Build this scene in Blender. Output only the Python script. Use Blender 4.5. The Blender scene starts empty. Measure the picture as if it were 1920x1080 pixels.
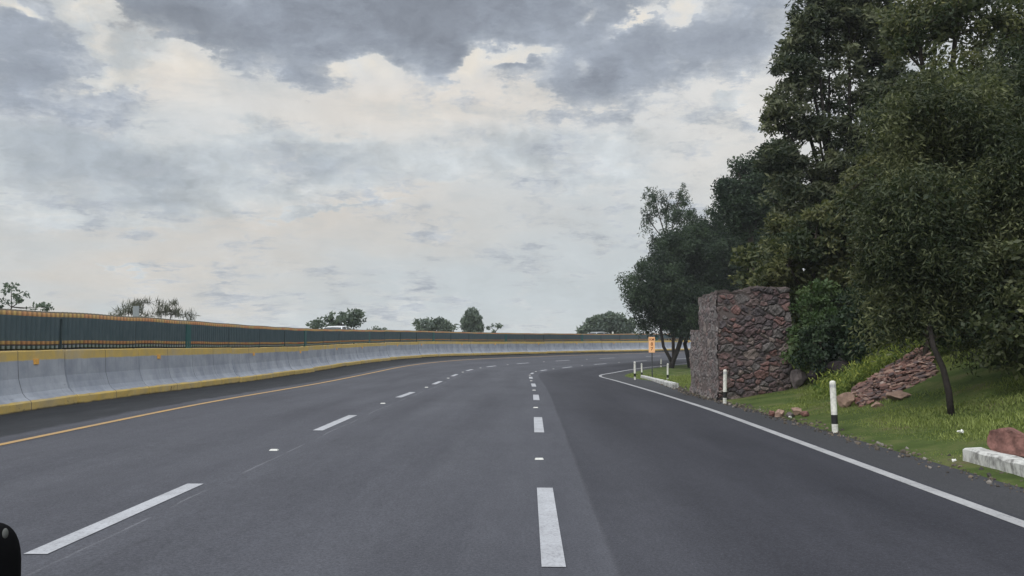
import bpy, math, random
import numpy as np
from mathutils import Vector, Matrix

sc = bpy.context.scene
COL = sc.collection
R = math.radians

# ------------------------------------------------------------------ camera
F = 1600.0          # focal length in photograph pixels (1920 wide)
HC = 1.35           # eye height above the lane
PITCH = math.atan((638 - 540) / F)
cam_d = bpy.data.cameras.new('camera')
cam = bpy.data.objects.new('camera', cam_d)
COL.objects.link(cam)
cam_d.sensor_width = 36
cam_d.lens = 36 * F / 1920
cam_d.clip_start = 0.05
cam_d.clip_end = 20000
cam.location = (0, 0, HC)
cam.rotation_euler = (R(90) + PITCH, 0, 0)
sc.camera = cam

sc.view_settings.view_transform = 'Standard'
sc.view_settings.look = 'None'
sc.view_settings.gamma = 1
sc.view_settings.exposure = 0.0


def pxdir(x, y):
    dx = (x - 960) / F
    dy = -(y - 540) / F
    v = Vector((dx, math.cos(PITCH) - dy * math.sin(PITCH), math.sin(PITCH) + dy * math.cos(PITCH)))
    return v.normalized()


def azel(x, y):
    v = pxdir(x, y)
    return math.atan2(v.x, v.y), math.asin(v.z)


# ------------------------------------------------------------------ sun + sky
SUN_EL, SUN_AZ = R(46), R(-128)       # azimuth from +Y towards +X
sd = bpy.data.lights.new('sun', 'SUN')
sd.energy = 1.5
sd.angle = R(16)
sd.color = (1.0, 0.96, 0.9)
sun = bpy.data.objects.new('sun', sd)
COL.objects.link(sun)
sdir = Vector((math.sin(SUN_AZ) * math.cos(SUN_EL), math.cos(SUN_AZ) * math.cos(SUN_EL), math.sin(SUN_EL)))
sun.rotation_euler = (-sdir).to_track_quat('-Z', 'Y').to_euler()

world = bpy.data.worlds.new('World')
sc.world = world
world.use_nodes = True
W = world.node_tree
W.nodes.clear()


class NB:
    """tiny node-tree writer"""
    def __init__(s, nt):
        s.nt = nt

    def n(s, t, **k):
        nd = s.nt.nodes.new(t)
        for a, b in k.items():
            setattr(nd, a, b)
        return nd

    def put(s, sock, v):
        if hasattr(v, 'is_output') or isinstance(v, bpy.types.NodeSocket):
            s.nt.links.new(v, sock)
        else:
            sock.default_value = v

    def m(s, op, a, b=None, c=None, clamp=False):
        nd = s.n('ShaderNodeMath', operation=op)
        nd.use_clamp = clamp
        s.put(nd.inputs[0], a)
        if b is not None:
            s.put(nd.inputs[1], b)
        if c is not None:
            s.put(nd.inputs[2], c)
        return nd.outputs[0]

    def vm(s, op, a, b=None, scale=None):
        nd = s.n('ShaderNodeVectorMath', operation=op)
        s.put(nd.inputs[0], a)
        if b is not None:
            s.put(nd.inputs[1], b)
        if scale is not None:
            s.put(nd.inputs['Scale'], scale)
        return nd.outputs['Value'] if op in ('LENGTH', 'DOT_PRODUCT', 'DISTANCE') else nd.outputs[0]

    def noise(s, vec, scale, detail=4, rough=.55, dist=0.0, col=False):
        nd = s.n('ShaderNodeTexNoise')
        if vec is not None:
            s.put(nd.inputs['Vector'], vec)
        nd.inputs['Scale'].default_value = scale
        nd.inputs['Detail'].default_value = detail
        nd.inputs['Roughness'].default_value = rough
        nd.inputs['Distortion'].default_value = dist
        return nd.outputs['Color'] if col else nd.outputs['Fac']

    def mr(s, v, a, b, c=0.0, d=1.0, smooth=False):
        nd = s.n('ShaderNodeMapRange')
        nd.interpolation_type = 'SMOOTHSTEP' if smooth else 'LINEAR'
        s.put(nd.inputs[0], v)
        for i, q in enumerate((a, b, c, d)):
            s.put(nd.inputs[i + 1], q)
        return nd.outputs[0]

    def mix(s, f, a, b, mode='MIX'):
        nd = s.n('ShaderNodeMix', data_type='RGBA', blend_type=mode)
        s.put(nd.inputs[0], f)
        s.put(nd.inputs[6], a)
        s.put(nd.inputs[7], b)
        return nd.outputs[2]

    def ramp(s, f, stops):
        nd = s.n('ShaderNodeValToRGB')
        s.put(nd.inputs[0], f)
        els = nd.color_ramp.elements
        while len(els) < len(stops):
            els.new(0.5)
        for e, (p, c) in zip(els, stops):
            e.position = p
            e.color = tuple(c) + (1,) if len(c) == 3 else c
        return nd.outputs[0]

    def scalev(s, vec, sx, sy, sz):
        nd = s.n('ShaderNodeMapping')
        s.put(nd.inputs[0], vec)
        nd.inputs['Scale'].default_value = (sx, sy, sz)
        return nd.outputs[0]


def srgb(r, g, b):
    def c(v):
        v /= 255.0
        return v / 12.92 if v <= .04045 else ((v + .055) / 1.055) ** 2.4
    return (c(r), c(g), c(b), 1)


def build_sky():
    b = NB(W)
    tc = b.n('ShaderNodeTexCoord')
    gen = tc.outputs['Generated']
    sep = b.n('ShaderNodeSeparateXYZ')
    b.put(sep.inputs[0], gen)
    az = b.m('ARCTAN2', sep.outputs[0], sep.outputs[1])
    el = b.m('ARCSINE', sep.outputs[2])
    cb = b.n('ShaderNodeCombineXYZ')
    b.put(cb.inputs[0], az)
    b.put(cb.inputs[1], el)
    ae = cb.outputs[0]
    # cloud-deck coordinates: detail shrinks towards the horizon as on a real cloud base
    den = b.m('ADD', b.m('MAXIMUM', sep.outputs[2], 0.0), .16)
    deck = b.n('ShaderNodeCombineXYZ')
    b.put(deck.inputs[0], b.m('DIVIDE', sep.outputs[0], den))
    b.put(deck.inputs[1], b.m('DIVIDE', sep.outputs[1], den))
    deck = deck.outputs[0]
    w1 = b.vm('SUBTRACT', b.noise(deck, 1.6, 3, .5, col=True), (.5, .5, .5))
    w2 = b.vm('SUBTRACT', b.noise(deck, 6, 8, .62, col=True), (.5, .5, .5))
    w3 = b.vm('SUBTRACT', b.noise(gen, 26, 6, .65, col=True), (.5, .5, .5))
    warp = b.vm('ADD', b.vm('ADD', b.vm('SCALE', w1, scale=.07), b.vm('SCALE', w2, scale=.075)), b.vm('SCALE', w3, scale=.025))
    aw = b.vm('ADD', ae, warp)
    asoft = b.vm('ADD', ae, b.vm('SCALE', w1, scale=.12))

    def blob(vec, x, y, rx, ry, rot=0, e0=1.25, e1=.1):
        a, e = azel(x, y)
        mp = b.n('ShaderNodeMapping', vector_type='TEXTURE')
        b.put(mp.inputs[0], vec)
        mp.inputs['Location'].default_value = (a, e, 0)
        mp.inputs['Rotation'].default_value = (0, 0, R(rot))
        mp.inputs['Scale'].default_value = (rx / F, ry / F, 1)
        return b.mr(b.vm('LENGTH', mp.outputs[0]), e0, e1, 0, 1, True)

    def union(lst):
        o = lst[0]
        for q in lst[1:]:
            o = b.m('MAXIMUM', o, q)
        return o

    def add(lst):
        o = lst[0]
        for q in lst[1:]:
            o = b.m('ADD', o, q)
        return o

    def sc_(v, k):
        return b.m('MULTIPLY', v, k)

    def cen(v, k):
        return b.m('MULTIPLY', b.m('SUBTRACT', v, .5), k)

    n1 = b.noise(deck, 1.9, 9, .6, .3)
    n2 = b.noise(b.vm('ADD', deck, b.vm('SCALE', w2, scale=.5)), 5.5, 9, .62)
    n3 = b.noise(b.vm('ADD', gen, b.vm('SCALE', w2, scale=.06)), 13, 9, .62)
    # light from above: compare the cloud depth here with the depth a little higher
    wg = b.vm('ADD', gen, b.vm('SCALE', w2, scale=.05))
    emb = b.m('SUBTRACT', b.noise(wg, 9, 7, .6), b.noise(b.vm('ADD', wg, (.008, 0, .020)), 9, 7, .6))
    ns = b.noise(b.scalev(gen, 3, 3, 15), 2.4, 7, .6)
    base = b.ramp(b.mr(el, 0, .42), [(0, srgb(208, 214, 216)[:3]), (.10, srgb(198, 206, 210)[:3]),
                                     (.35, srgb(203, 208, 210)[:3]), (.6, srgb(218, 221, 222)[:3]), (1, srgb(212, 216, 220)[:3])])
    warm = add([blob(asoft, 820, 200, 460, 100, 0, 1.2, .1), blob(asoft, 560, 440, 560, 90, 5, 1.2, .1),
                blob(asoft, 300, 130, 130, 60), blob(asoft, 620, 380, 300, 40, 8), blob(asoft, 250, 540, 420, 80, 0, 1.2, .1)])
    warm = b.m('MULTIPLY', warm, b.mr(ns, .3, .62, .5, 1.0), clamp=True)
    col = b.mix(sc_(warm, .72), base, srgb(217, 208, 197))
    glow = union([blob(asoft, 820, 190, 420, 95, 0, 1.2, .2), blob(asoft, 1400, 250, 220, 300, 0, 1.2, .1), blob(asoft, 300, 150, 190, 60)])
    col = b.mix(sc_(glow, .42), col, srgb(238, 230, 219))
    # thin veils and streaks
    col = b.mix(b.mr(b.m('ADD', ns, cen(n2, .5)), .48, .74, 0, b.mr(el, .05, .2, .2, .5)), col, srgb(188, 196, 200))
    # cumulus bank in the middle left
    B = add([blob(aw, 110, 300, 260, 90, -12), blob(aw, 250, 290, 140, 70, -25), sc_(blob(aw, 60, 200, 190, 110), .8), sc_(blob(aw, 480, 285, 170, 60), .8),
             sc_(blob(aw, 610, 290, 120, 50), .7), sc_(blob(aw, 150, 60, 200, 130), .9), blob(aw, 640, 385, 150, 10, 6), blob(aw, 250, 514, 70, 10),
             blob(aw, 1370, 190, 50, 20, 10), sc_(blob(aw, 1050, 310, 300, 40, 3), .7), sc_(blob(aw, 160, 430, 200, 22), .6), sc_(blob(aw, 420, 320, 560, 110, 6), .55), sc_(blob(aw, 900, 290, 420, 60), .3), b.m('MULTIPLY', b.m('ADD', cen(n1, 1.1), cen(n3, .9)), b.mr(el, .09, .21, .12, 1.0))])
    mB = b.mr(B, .1, .7, 0, 1, True)
    cB = b.ramp(b.mr(b.m('ADD', B, cen(n2, 1.0)), 0.1, 1.7), [(0, srgb(226, 224, 220)[:3]), (.25, srgb(203, 208, 210)[:3]), (.55, srgb(190, 197, 202)[:3]), (1, srgb(170, 179, 188)[:3])])
    col = b.mix(sc_(mB, .85), col, cB)
    # torn holes where the light comes through
    hot = union([blob(aw, 350, 120, 80, 42), blob(aw, 240, 142, 90, 20, 8), blob(aw, 185, 5, 60, 24), blob(aw, 205, 70, 34, 40),
                 blob(aw, 615, 122, 60, 30), blob(aw, 700, 105, 60, 36), blob(aw, 880, 95, 40, 50), blob(aw, 960, 92, 110, 26),
                 sc_(blob(aw, 1110, 30, 24, 16, 30), .7), blob(aw, 1190, 38, 60, 14, 20), blob(aw, 1280, 8, 60, 16, 30), blob(aw, 30, 0, 60, 14),
                 sc_(blob(aw, 1090, 130, 20, 40, -30), .7)])
    # dark deck along the top
    A = add([blob(aw, 340, 18, 180, 58, -3), blob(aw, 520, 60, 170, 80), blob(aw, 720, 30, 240, 80), blob(aw, 920, 15, 240, 76),
             blob(aw, 830, 100, 50, 44), blob(aw, 1110, 100, 170, 100), blob(aw, 1120, 180, 100, 70), blob(aw, 1260, 90, 170, 80),
             sc_(blob(aw, 1400, 50, 150, 80, 20), .8), .10, sc_(blob(aw, 590, 130, 80, 30), .8), blob(aw, 970, 116, 50, 18), sc_(blob(aw, 40, 60, 140, 70), .8),
             sc_(blob(aw, 100, 165, 170, 70), .7), blob(aw, 420, -80, 560, 110), blob(aw, 1000, -80, 640, 120), .06, sc_(hot, -1.15), cen(n1, .9), cen(n3, 1.5), cen(n2, .8)])
    mA = b.mr(A, .12, .55, 0, 1, True)
    cA = b.ramp(b.mr(b.m('ADD', A, cen(n2, 1.6)), .1, 2.2), [(0, srgb(222, 219, 214)[:3]), (.14, srgb(190, 195, 201)[:3]), (.4, srgb(160, 168, 180)[:3]), (.75, srgb(144, 152, 165)[:3]), (1, srgb(132, 139, 151)[:3])])
    vd = sc_(union([blob(asoft, 345, 32, 180, 50, -3), sc_(blob(asoft, 20, 80, 90, 40), .5)]), .75)
    cA = b.mix(vd, cA, srgb(126, 133, 144))
    col = b.mix(sc_(b.m('MULTIPLY', hot, b.mr(n3, .35, .6, .3, 1)), .75), col, srgb(244, 235, 220))
    col = b.mix(sc_(mA, .95), col, cA)
    cloudy = b.m('ADD', .3, sc_(b.m('MAXIMUM', mA, mB), .7))
    sh_ = b.m('ADD', sc_(emb, 1.3), cen(n3, .2))
    col = b.vm('SCALE', col, scale=b.m('ADD', 1.0, b.m('MULTIPLY', sh_, cloudy)))
    # brighter overcast overhead, as a cloudy sky has; fill light added behind the camera
    up = b.m('MULTIPLY', b.mr(el, .42, 1.1, 1.0, 1.9, True), b.mr(sep.outputs[1], .2, -.6, 1.0, 2.0, True))
    low = b.mr(el, -.02, .0, .25, 1.0)
    clouds = b.n('ShaderNodeBackground')
    b.put(clouds.inputs[0], b.vm('SCALE', b.vm('SCALE', col, scale=up), scale=low))
    clouds.inputs[1].default_value = 1.0
    sky = b.n('ShaderNodeTexSky', sky_type='NISHITA')
    sky.sun_disc = False
    sky.sun_elevation = SUN_EL
    sky.sun_rotation = SUN_AZ
    bg = b.n('ShaderNodeBackground')
    b.put(bg.inputs[0], sky.outputs[0])
    bg.inputs[1].default_value = .07
    mx = b.n('ShaderNodeMixShader')
    mx.inputs[0].default_value = .96
    b.put(mx.inputs[1], bg.outputs[0])
    b.put(mx.inputs[2], clouds.outputs[0])
    out = b.n('ShaderNodeOutputWorld')
    b.put(out.inputs[0], mx.outputs[0])


build_sky()


# ------------------------------------------------------------------ helpers
def tag(o, label=None, cat=None, group=None, kind=None):
    if label:
        o['label'] = label
    if cat:
        o['category'] = cat
    if group:
        o['group'] = group
    if kind:
        o['kind'] = kind
    return o


def empty(name, loc=(0, 0, 0), rz=0):
    o = bpy.data.objects.new(name, None)
    o.empty_display_size = .3
    o.location = loc
    o.rotation_euler = (0, 0, rz)
    COL.objects.link(o)
    return o


def mesh_np(name, V, Fc, mat=None, parent=None, smooth=False, attrs=None, cols=None, uv=None, mats=None, midx=None):
    """V (n,3), Fc (m,k) array (or list of such arrays) -> linked object"""
    V = np.asarray(V, dtype=np.float32).reshape(-1, 3)
    if not isinstance(Fc, list):
        Fc = [Fc]
    Fc = [np.asarray(q, dtype=np.int32) for q in Fc if len(q)]
    loops = np.concatenate([q.ravel() for q in Fc])
    tot = np.concatenate([np.full(len(q), q.shape[1], dtype=np.int32) for q in Fc])
    start = np.r_[0, np.cumsum(tot)[:-1]].astype(np.int32)
    me = bpy.data.meshes.new(name)
    me.vertices.add(len(V))
    me.vertices.foreach_set('co', V.ravel())
    me.loops.add(len(loops))
    me.loops.foreach_set('vertex_index', loops)
    me.polygons.add(len(tot))
    me.polygons.foreach_set('loop_start', start)
    if smooth:
        me.polygons.foreach_set('use_smooth', np.ones(len(tot), dtype=bool))
    else:
        me.polygons.foreach_set('use_smooth', np.zeros(len(tot), dtype=bool))
    for m in (mats or ([mat] if mat else [])):
        me.materials.append(m)
    if midx is not None:
        me.polygons.foreach_set('material_index', np.asarray(midx, dtype=np.int32))
    if attrs:
        for k, a in attrs.items():
            at = me.attributes.new(k, 'FLOAT', 'POINT')
            at.data.foreach_set('value', np.asarray(a, dtype=np.float32))
    if cols is not None:
        at = me.attributes.new('tone', 'FLOAT_COLOR', 'POINT')
        c = np.ones((len(V), 4), dtype=np.float32)
        c[:, :3] = cols
        at.data.foreach_set('color', c.ravel())
    if uv is not None:
        ul = me.uv_layers.new(name='UVMap')
        ul.data.foreach_set('uv', np.asarray(uv, dtype=np.float32)[loops].ravel())
    me.update(calc_edges=True)
    o = bpy.data.objects.new(name, me)
    COL.objects.link(o)
    if parent:
        o.parent = parent
    return o


class MB:
    """collect simple shapes into one mesh"""
    def __init__(s):
        s.V = []
        s.Q = []
        s.T = []
        s.n = 0

    def add(s, V, Q=(), T=()):
        V = np.asarray(V, dtype=float).reshape(-1, 3)
        if len(Q):
            s.Q.append(np.asarray(Q) + s.n)
        if len(T):
            s.T.append(np.asarray(T) + s.n)
        s.V.append(V)
        s.n += len(V)

    def box(s, x0, x1, y0, y1, z0, z1, M=None):
        V = np.array([[x, y, z] for z in (z0, z1) for y in (y0, y1) for x in (x0, x1)], float)
        if M is not None:
            V = np.array([M @ Vector(v) for v in V])
        s.add(V, [[0, 2, 3, 1], [4, 5, 7, 6], [0, 1, 5, 4], [2, 6, 7, 3], [0, 4, 6, 2], [1, 3, 7, 5]])

    def tube(s, pts, rad, n=8, cap=True):
        pts = np.asarray(pts, float)
        k = len(pts)
        rad = np.broadcast_to(np.asarray(rad, float), (k,))
        t = np.gradient(pts, axis=0)
        t /= np.linalg.norm(t, axis=1)[:, None] + 1e-9
        ref = np.array([1., 0, 0]) if abs(t[0, 0]) < .8 else np.array([0, 1., 0])
        u = np.cross(t, ref)
        u /= np.linalg.norm(u, axis=1)[:, None] + 1e-9
        v = np.cross(t, u)
        a = np.linspace(0, 2 * math.pi, n, endpoint=False)
        V = pts[:, None] + rad[:, None, None] * (np.cos(a)[None, :, None] * u[:, None] + np.sin(a)[None, :, None] * v[:, None])
        V = V.reshape(-1, 3)
        i = np.arange(k - 1)[:, None] * n
        j = np.arange(n)[None]
        j2 = (j + 1) % n
        Q = np.stack([i + j, i + j2, i + n + j2, i + n + j], -1).reshape(-1, 4)
        T = []
        if cap:
            V = np.vstack([V, pts[0], pts[-1]])
            c0, c1 = k * n, k * n + 1
            for q in range(n):
                T.append([c0, (q + 1) % n, q])
                T.append([c1, (k - 1) * n + q, (k - 1) * n + (q + 1) % n])
        s.add(V, Q, T)

    def build(s, name, mat, parent=None, smooth=False, **k):
        fs = []
        if s.Q:
            fs.append(np.concatenate(s.Q))
        if s.T:
            fs.append(np.concatenate(s.T))
        return mesh_np(name, np.concatenate(s.V), fs, mat, parent, smooth, **k)


def bevel(o, w, seg=2):
    m = o.modifiers.new('bevel', 'BEVEL')
    m.width = w
    m.segments = seg
    m.limit_method = 'ANGLE'
    return o


def copy_tree(o, parent=None):
    c = o.copy()
    COL.objects.link(c)
    if parent:
        c.parent = parent
    for ch in [q for q in bpy.data.objects if q.parent == o]:
        copy_tree(ch, c)
    return c


# ------------------------------------------------------------------ materials
def newmat(name):
    m = bpy.data.materials.new(name)
    m.use_nodes = True
    b = NB(m.node_tree)
    bs = m.node_tree.nodes['Principled BSDF']
    return m, b, bs


def simple(name, c, rough=.7, metal=0, var=.25, scale=6, bump=0, bscale=60, spec=.3):
    m, b, bs = newmat(name)
    tc = b.n('ShaderNodeTexCoord').outputs['Object']
    nz = b.noise(tc, scale, 5, .6)
    c2 = tuple(v * (1 - var) for v in c[:3]) + (1,)
    c3 = tuple(min(1, v * (1 + var)) for v in c[:3]) + (1,)
    b.put(bs.inputs['Base Color'], b.mix(b.mr(nz, .3, .7), c2, c3))
    bs.inputs['Roughness'].default_value = rough
    bs.inputs['Metallic'].default_value = metal
    bs.inputs['Specular IOR Level'].default_value = spec
    if bump:
        bn = b.n('ShaderNodeBump')
        bn.inputs['Strength'].default_value = bump
        bn.inputs['Distance'].default_value = .02
        b.put(bn.inputs['Height'], b.noise(tc, bscale, 4, .6))
        b.put(bs.inputs['Normal'], bn.outputs[0])
    return m


def leafmat(name, dark, light, rough=.55, trans=.25):
    m, b, bs = newmat(name)
    at = b.n('ShaderNodeAttribute', attribute_name='var')
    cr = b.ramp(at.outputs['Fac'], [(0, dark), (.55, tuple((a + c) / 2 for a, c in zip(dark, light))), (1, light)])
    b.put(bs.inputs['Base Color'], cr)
    bs.inputs['Roughness'].default_value = rough
    bs.inputs['Specular IOR Level'].default_value = .25
    tr = b.n('ShaderNodeBsdfTranslucent')
    b.put(tr.inputs[0], b.vm('MULTIPLY', cr, (1.1, 1.25, .6)))
    mx = b.n('ShaderNodeMixShader')
    mx.inputs[0].default_value = trans
    b.put(mx.inputs[1], bs.outputs[0])
    b.put(mx.inputs[2], tr.outputs[0])
    out = [q for q in m.node_tree.nodes if q.type == 'OUTPUT_MATERIAL'][0]
    b.put(out.inputs[0], mx.outputs[0])
    return m


M = {}
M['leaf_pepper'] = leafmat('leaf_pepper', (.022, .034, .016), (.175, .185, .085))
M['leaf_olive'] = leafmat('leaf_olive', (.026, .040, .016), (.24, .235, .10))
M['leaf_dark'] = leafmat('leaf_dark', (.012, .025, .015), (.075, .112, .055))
M['leaf_grey'] = leafmat('leaf_grey', (.026, .038, .022), (.22, .23, .13))
M['leaf_bright'] = leafmat('leaf_bright', (.045, .078, .028), (.15, .20, .08))
M['leaf_far'] = leafmat('leaf_far', (.08, .105, .09), (.19, .23, .17))  # paled to put the haze of distance into the leaf colour
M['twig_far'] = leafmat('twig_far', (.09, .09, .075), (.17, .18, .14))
M['grass'] = leafmat('grass', (.085, .12, .03), (.30, .34, .11), .7, .3)
M['weed'] = leafmat('weed', (.075, .125, .03), (.34, .36, .08), .7, .3)
M['bark'] = simple('bark', (.05, .04, .033), .9, var=.4, scale=14, bump=.5, bscale=30)
M['bark_dark'] = simple('bark_dark', (.022, .018, .016), .9, var=.4, scale=14, bump=.5, bscale=30)
M['paint_white'] = simple('paint_white', (.62, .61, .56), .75, var=.3, scale=14, bump=.2)
M['paint_black'] = simple('paint_black', (.02, .02, .02), .5, var=.3)
M['steel'] = simple('steel', (.06, .065, .07), .6, .3)
M['orange'] = simple('orange', (.95, .52, .26), .5, var=.08, scale=4)
M['text'] = simple('text', (.28, .09, .03), .6, var=.1)
M['reflector'] = simple('reflector', (.80, .42, .10), .4, var=.2, scale=30)
M['stud'] = simple('stud', (.55, .55, .52), .4, var=.1, scale=30)
M['rock_red'] = simple('rock_red', (.17, .085, .072), .9, var=.6, scale=7, bump=.7, bscale=18)
M['rock_tan'] = simple('rock_tan', (.28, .19, .15), .9, var=.35, scale=5, bump=.6, bscale=25)
M['rock_grey'] = simple('rock_grey', (.10, .085, .085), .9, var=.4, scale=5, bump=.6, bscale=25)
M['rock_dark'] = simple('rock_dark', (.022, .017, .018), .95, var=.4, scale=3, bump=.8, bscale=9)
M['litter'] = simple('litter', (.7, .7, .66), .6, var=.1)
M['rubber'] = simple('rubber', (.006, .006, .007), .95, var=.2, spec=.05)
M['glass'] = simple('glass', (.03, .035, .04), .08, var=.05, spec=.6)
M['car_white'] = simple('car_white', (.72, .73, .74), .3, var=.03, spec=.5)
M['car_silver'] = simple('car_silver', (.45, .48, .5), .3, .4, var=.03, spec=.5)
M['rim'] = simple('rim', (.4, .4, .4), .35, .8)
M['lamp_red'] = simple('lamp_red', (.4, .02, .02), .3)
M['lamp_clear'] = simple('lamp_clear', (.7, .7, .7), .2)
M['board_grey'] = simple('board_grey', (.22, .24, .25), .6, var=.1)


# ------------------------------------------------------------------ the road's line
KS = np.array([0, 15, 25, 35, 45, 55, 65, 80, 100, 130.])
KK = np.array([.09, .02, -.21, .21, 1.52, 2.1, 2.08, 1.17, 1.24, 1.24]) * .01
KZ = np.array([0, 0, -.13, -.24, -.39, -.52, -.47, -.32, -.14, .13])
KE = np.array([0, 1.3, 1.91, 3.01, 5.62, 7.83, 6.71, 5.4, 5.05, 5.05]) * .01
DSS = .25
SA = np.arange(-44, 190, DSS)


def _smooth(a, n):
    k = np.hanning(n)
    k /= k.sum()
    return np.convolve(np.pad(a, n // 2, mode='edge'), k, mode='valid')[:len(a)]


kk_ = np.where(SA < 0, 0, np.interp(SA, KS, KK))
zz_ = _smooth(np.interp(SA, KS, KZ), 41)
ee_ = _smooth(np.interp(SA, KS, KE), 41)
i0 = int(np.argmin(abs(SA)))
hh_ = np.cumsum(kk_) * DSS
hh_ = hh_ - hh_[i0] + .01519
xx_ = np.cumsum(np.sin(hh_)) * DSS
yy_ = np.cumsum(np.cos(hh_)) * DSS
xx_ += .196 - xx_[i0]
yy_ += 2.0 - yy_[i0]
D_LEFT, D_YEL, D_EDGE, D_BAR = 3.24, 6.73, -3.52, 9.02     # lane line, yellow line, white edge line, foot of barrier


def DV(s):
    """edge of the paving on the right"""
    return np.interp(s, [0, 22, 26, 32, 44, 55, 70], [-4.42, -4.38, -4.75, -5.25, -5.2, -4.4, -3.95])


def hill(w, s):
    """height of the right-hand bank above the pavement edge"""
    w = np.asarray(w, float)
    s = np.asarray(s, float)
    flat = np.clip((s - 25) / 9, 0, 1)
    flat = flat * flat * (3 - 2 * flat) * 3.0
    q = np.clip(w - flat, 0, None)
    a = np.interp(q, [0, .5, 1.8, 4, 8, 15, 30, 60], [0, .05, .30, 1.10, 3.3, 7.0, 10.5, 13])
    far = np.clip((s - 40) / 30, 0, 1)
    return a * (1 - .35 * far)


def zroad(s, d):
    """surface height; d is the distance left of the centre lane line"""
    s = np.asarray(s, float)
    d = np.asarray(d, float)
    z = np.interp(s, SA, zz_)
    e = np.interp(s, SA, ee_)
    dd = np.clip(d, -7.4, 9.6)
    out = z + e * dd
    out = out + np.where(d < DV(s), hill(DV(s) - d, s), 0)
    # opposite carriageway steps up behind the barrier, then the land falls away
    out = out + np.interp(d, [9.6, 10.2, 11, 22, 24, 60], [0, 0, .75, 1.1, .8, -5.5])
    return out


def P(s, d, dz=0.0):
    s = np.asarray(s, float)
    d = np.asarray(d, float)
    x = np.interp(s, SA, xx_)
    y = np.interp(s, SA, yy_)
    h = np.interp(s, SA, hh_)
    return np.stack(np.broadcast_arrays(x - d * np.cos(h), y + d * np.sin(h), zroad(s, d) + dz), -1)


def heading(s):
    return float(np.interp(s, SA, hh_))


def sd_of(x, y):
    i = int(np.argmin((xx_ - x) ** 2 + (yy_ - y) ** 2))
    h = hh_[i]
    vx, vy = x - xx_[i], y - yy_[i]
    return float(SA[i] + vx * math.sin(h) + vy * math.cos(h)), float(-vx * math.cos(h) + vy * math.sin(h))


def surf(x, y):
    s, d = sd_of(x, y)
    return float(zroad(s, d))


def ground_at(px, py, ymax=120):
    """point of the modelled ground seen at a pixel of the photograph"""
    v = pxdir(px, py)
    t = 3.0
    while t < ymax:
        x, y, z = v.x * t, v.y * t, HC + v.z * t
        if z <= surf(x, y):
            return Vector((x, y, surf(x, y)))
        t += .08
    return None


def at(px, py, Y):
    v = pxdir(px, py)
    t = Y / v.y
    return Vector((v.x * t, Y, HC + v.z * t))


# ------------------------------------------------------------------ ground sheets
def strip(name, s_vals, d_vals, mat, dz=0.0, uv=True, zfun=None, smooth=True, verge=False, span=None):
    S, D = np.meshgrid(s_vals, d_vals, indexing='ij')
    if span:
        a = DV(S) - span[0]
        D = a + D * (span[1] - a)
    if verge:
        D = D + DV(S) + .012 * np.sin(S * 5.1) + .02 * np.sin(S * 2.3)
    V = P(S, D, dz)
    if zfun is not None:
        V[..., 2] += zfun(S, D, V)
    ns, nd = S.shape
    i = np.arange(ns - 1)[:, None] * nd
    j = np.arange(nd - 1)[None]
    Q = np.stack([i + j + 1, i + j, i + nd + j, i + nd + j + 1], -1).reshape(-1, 4)[:, ::-1]
    return mesh_np(name, V.reshape(-1, 3), Q, mat, smooth=smooth, uv=np.stack([D.ravel(), S.ravel()], -1))


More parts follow.
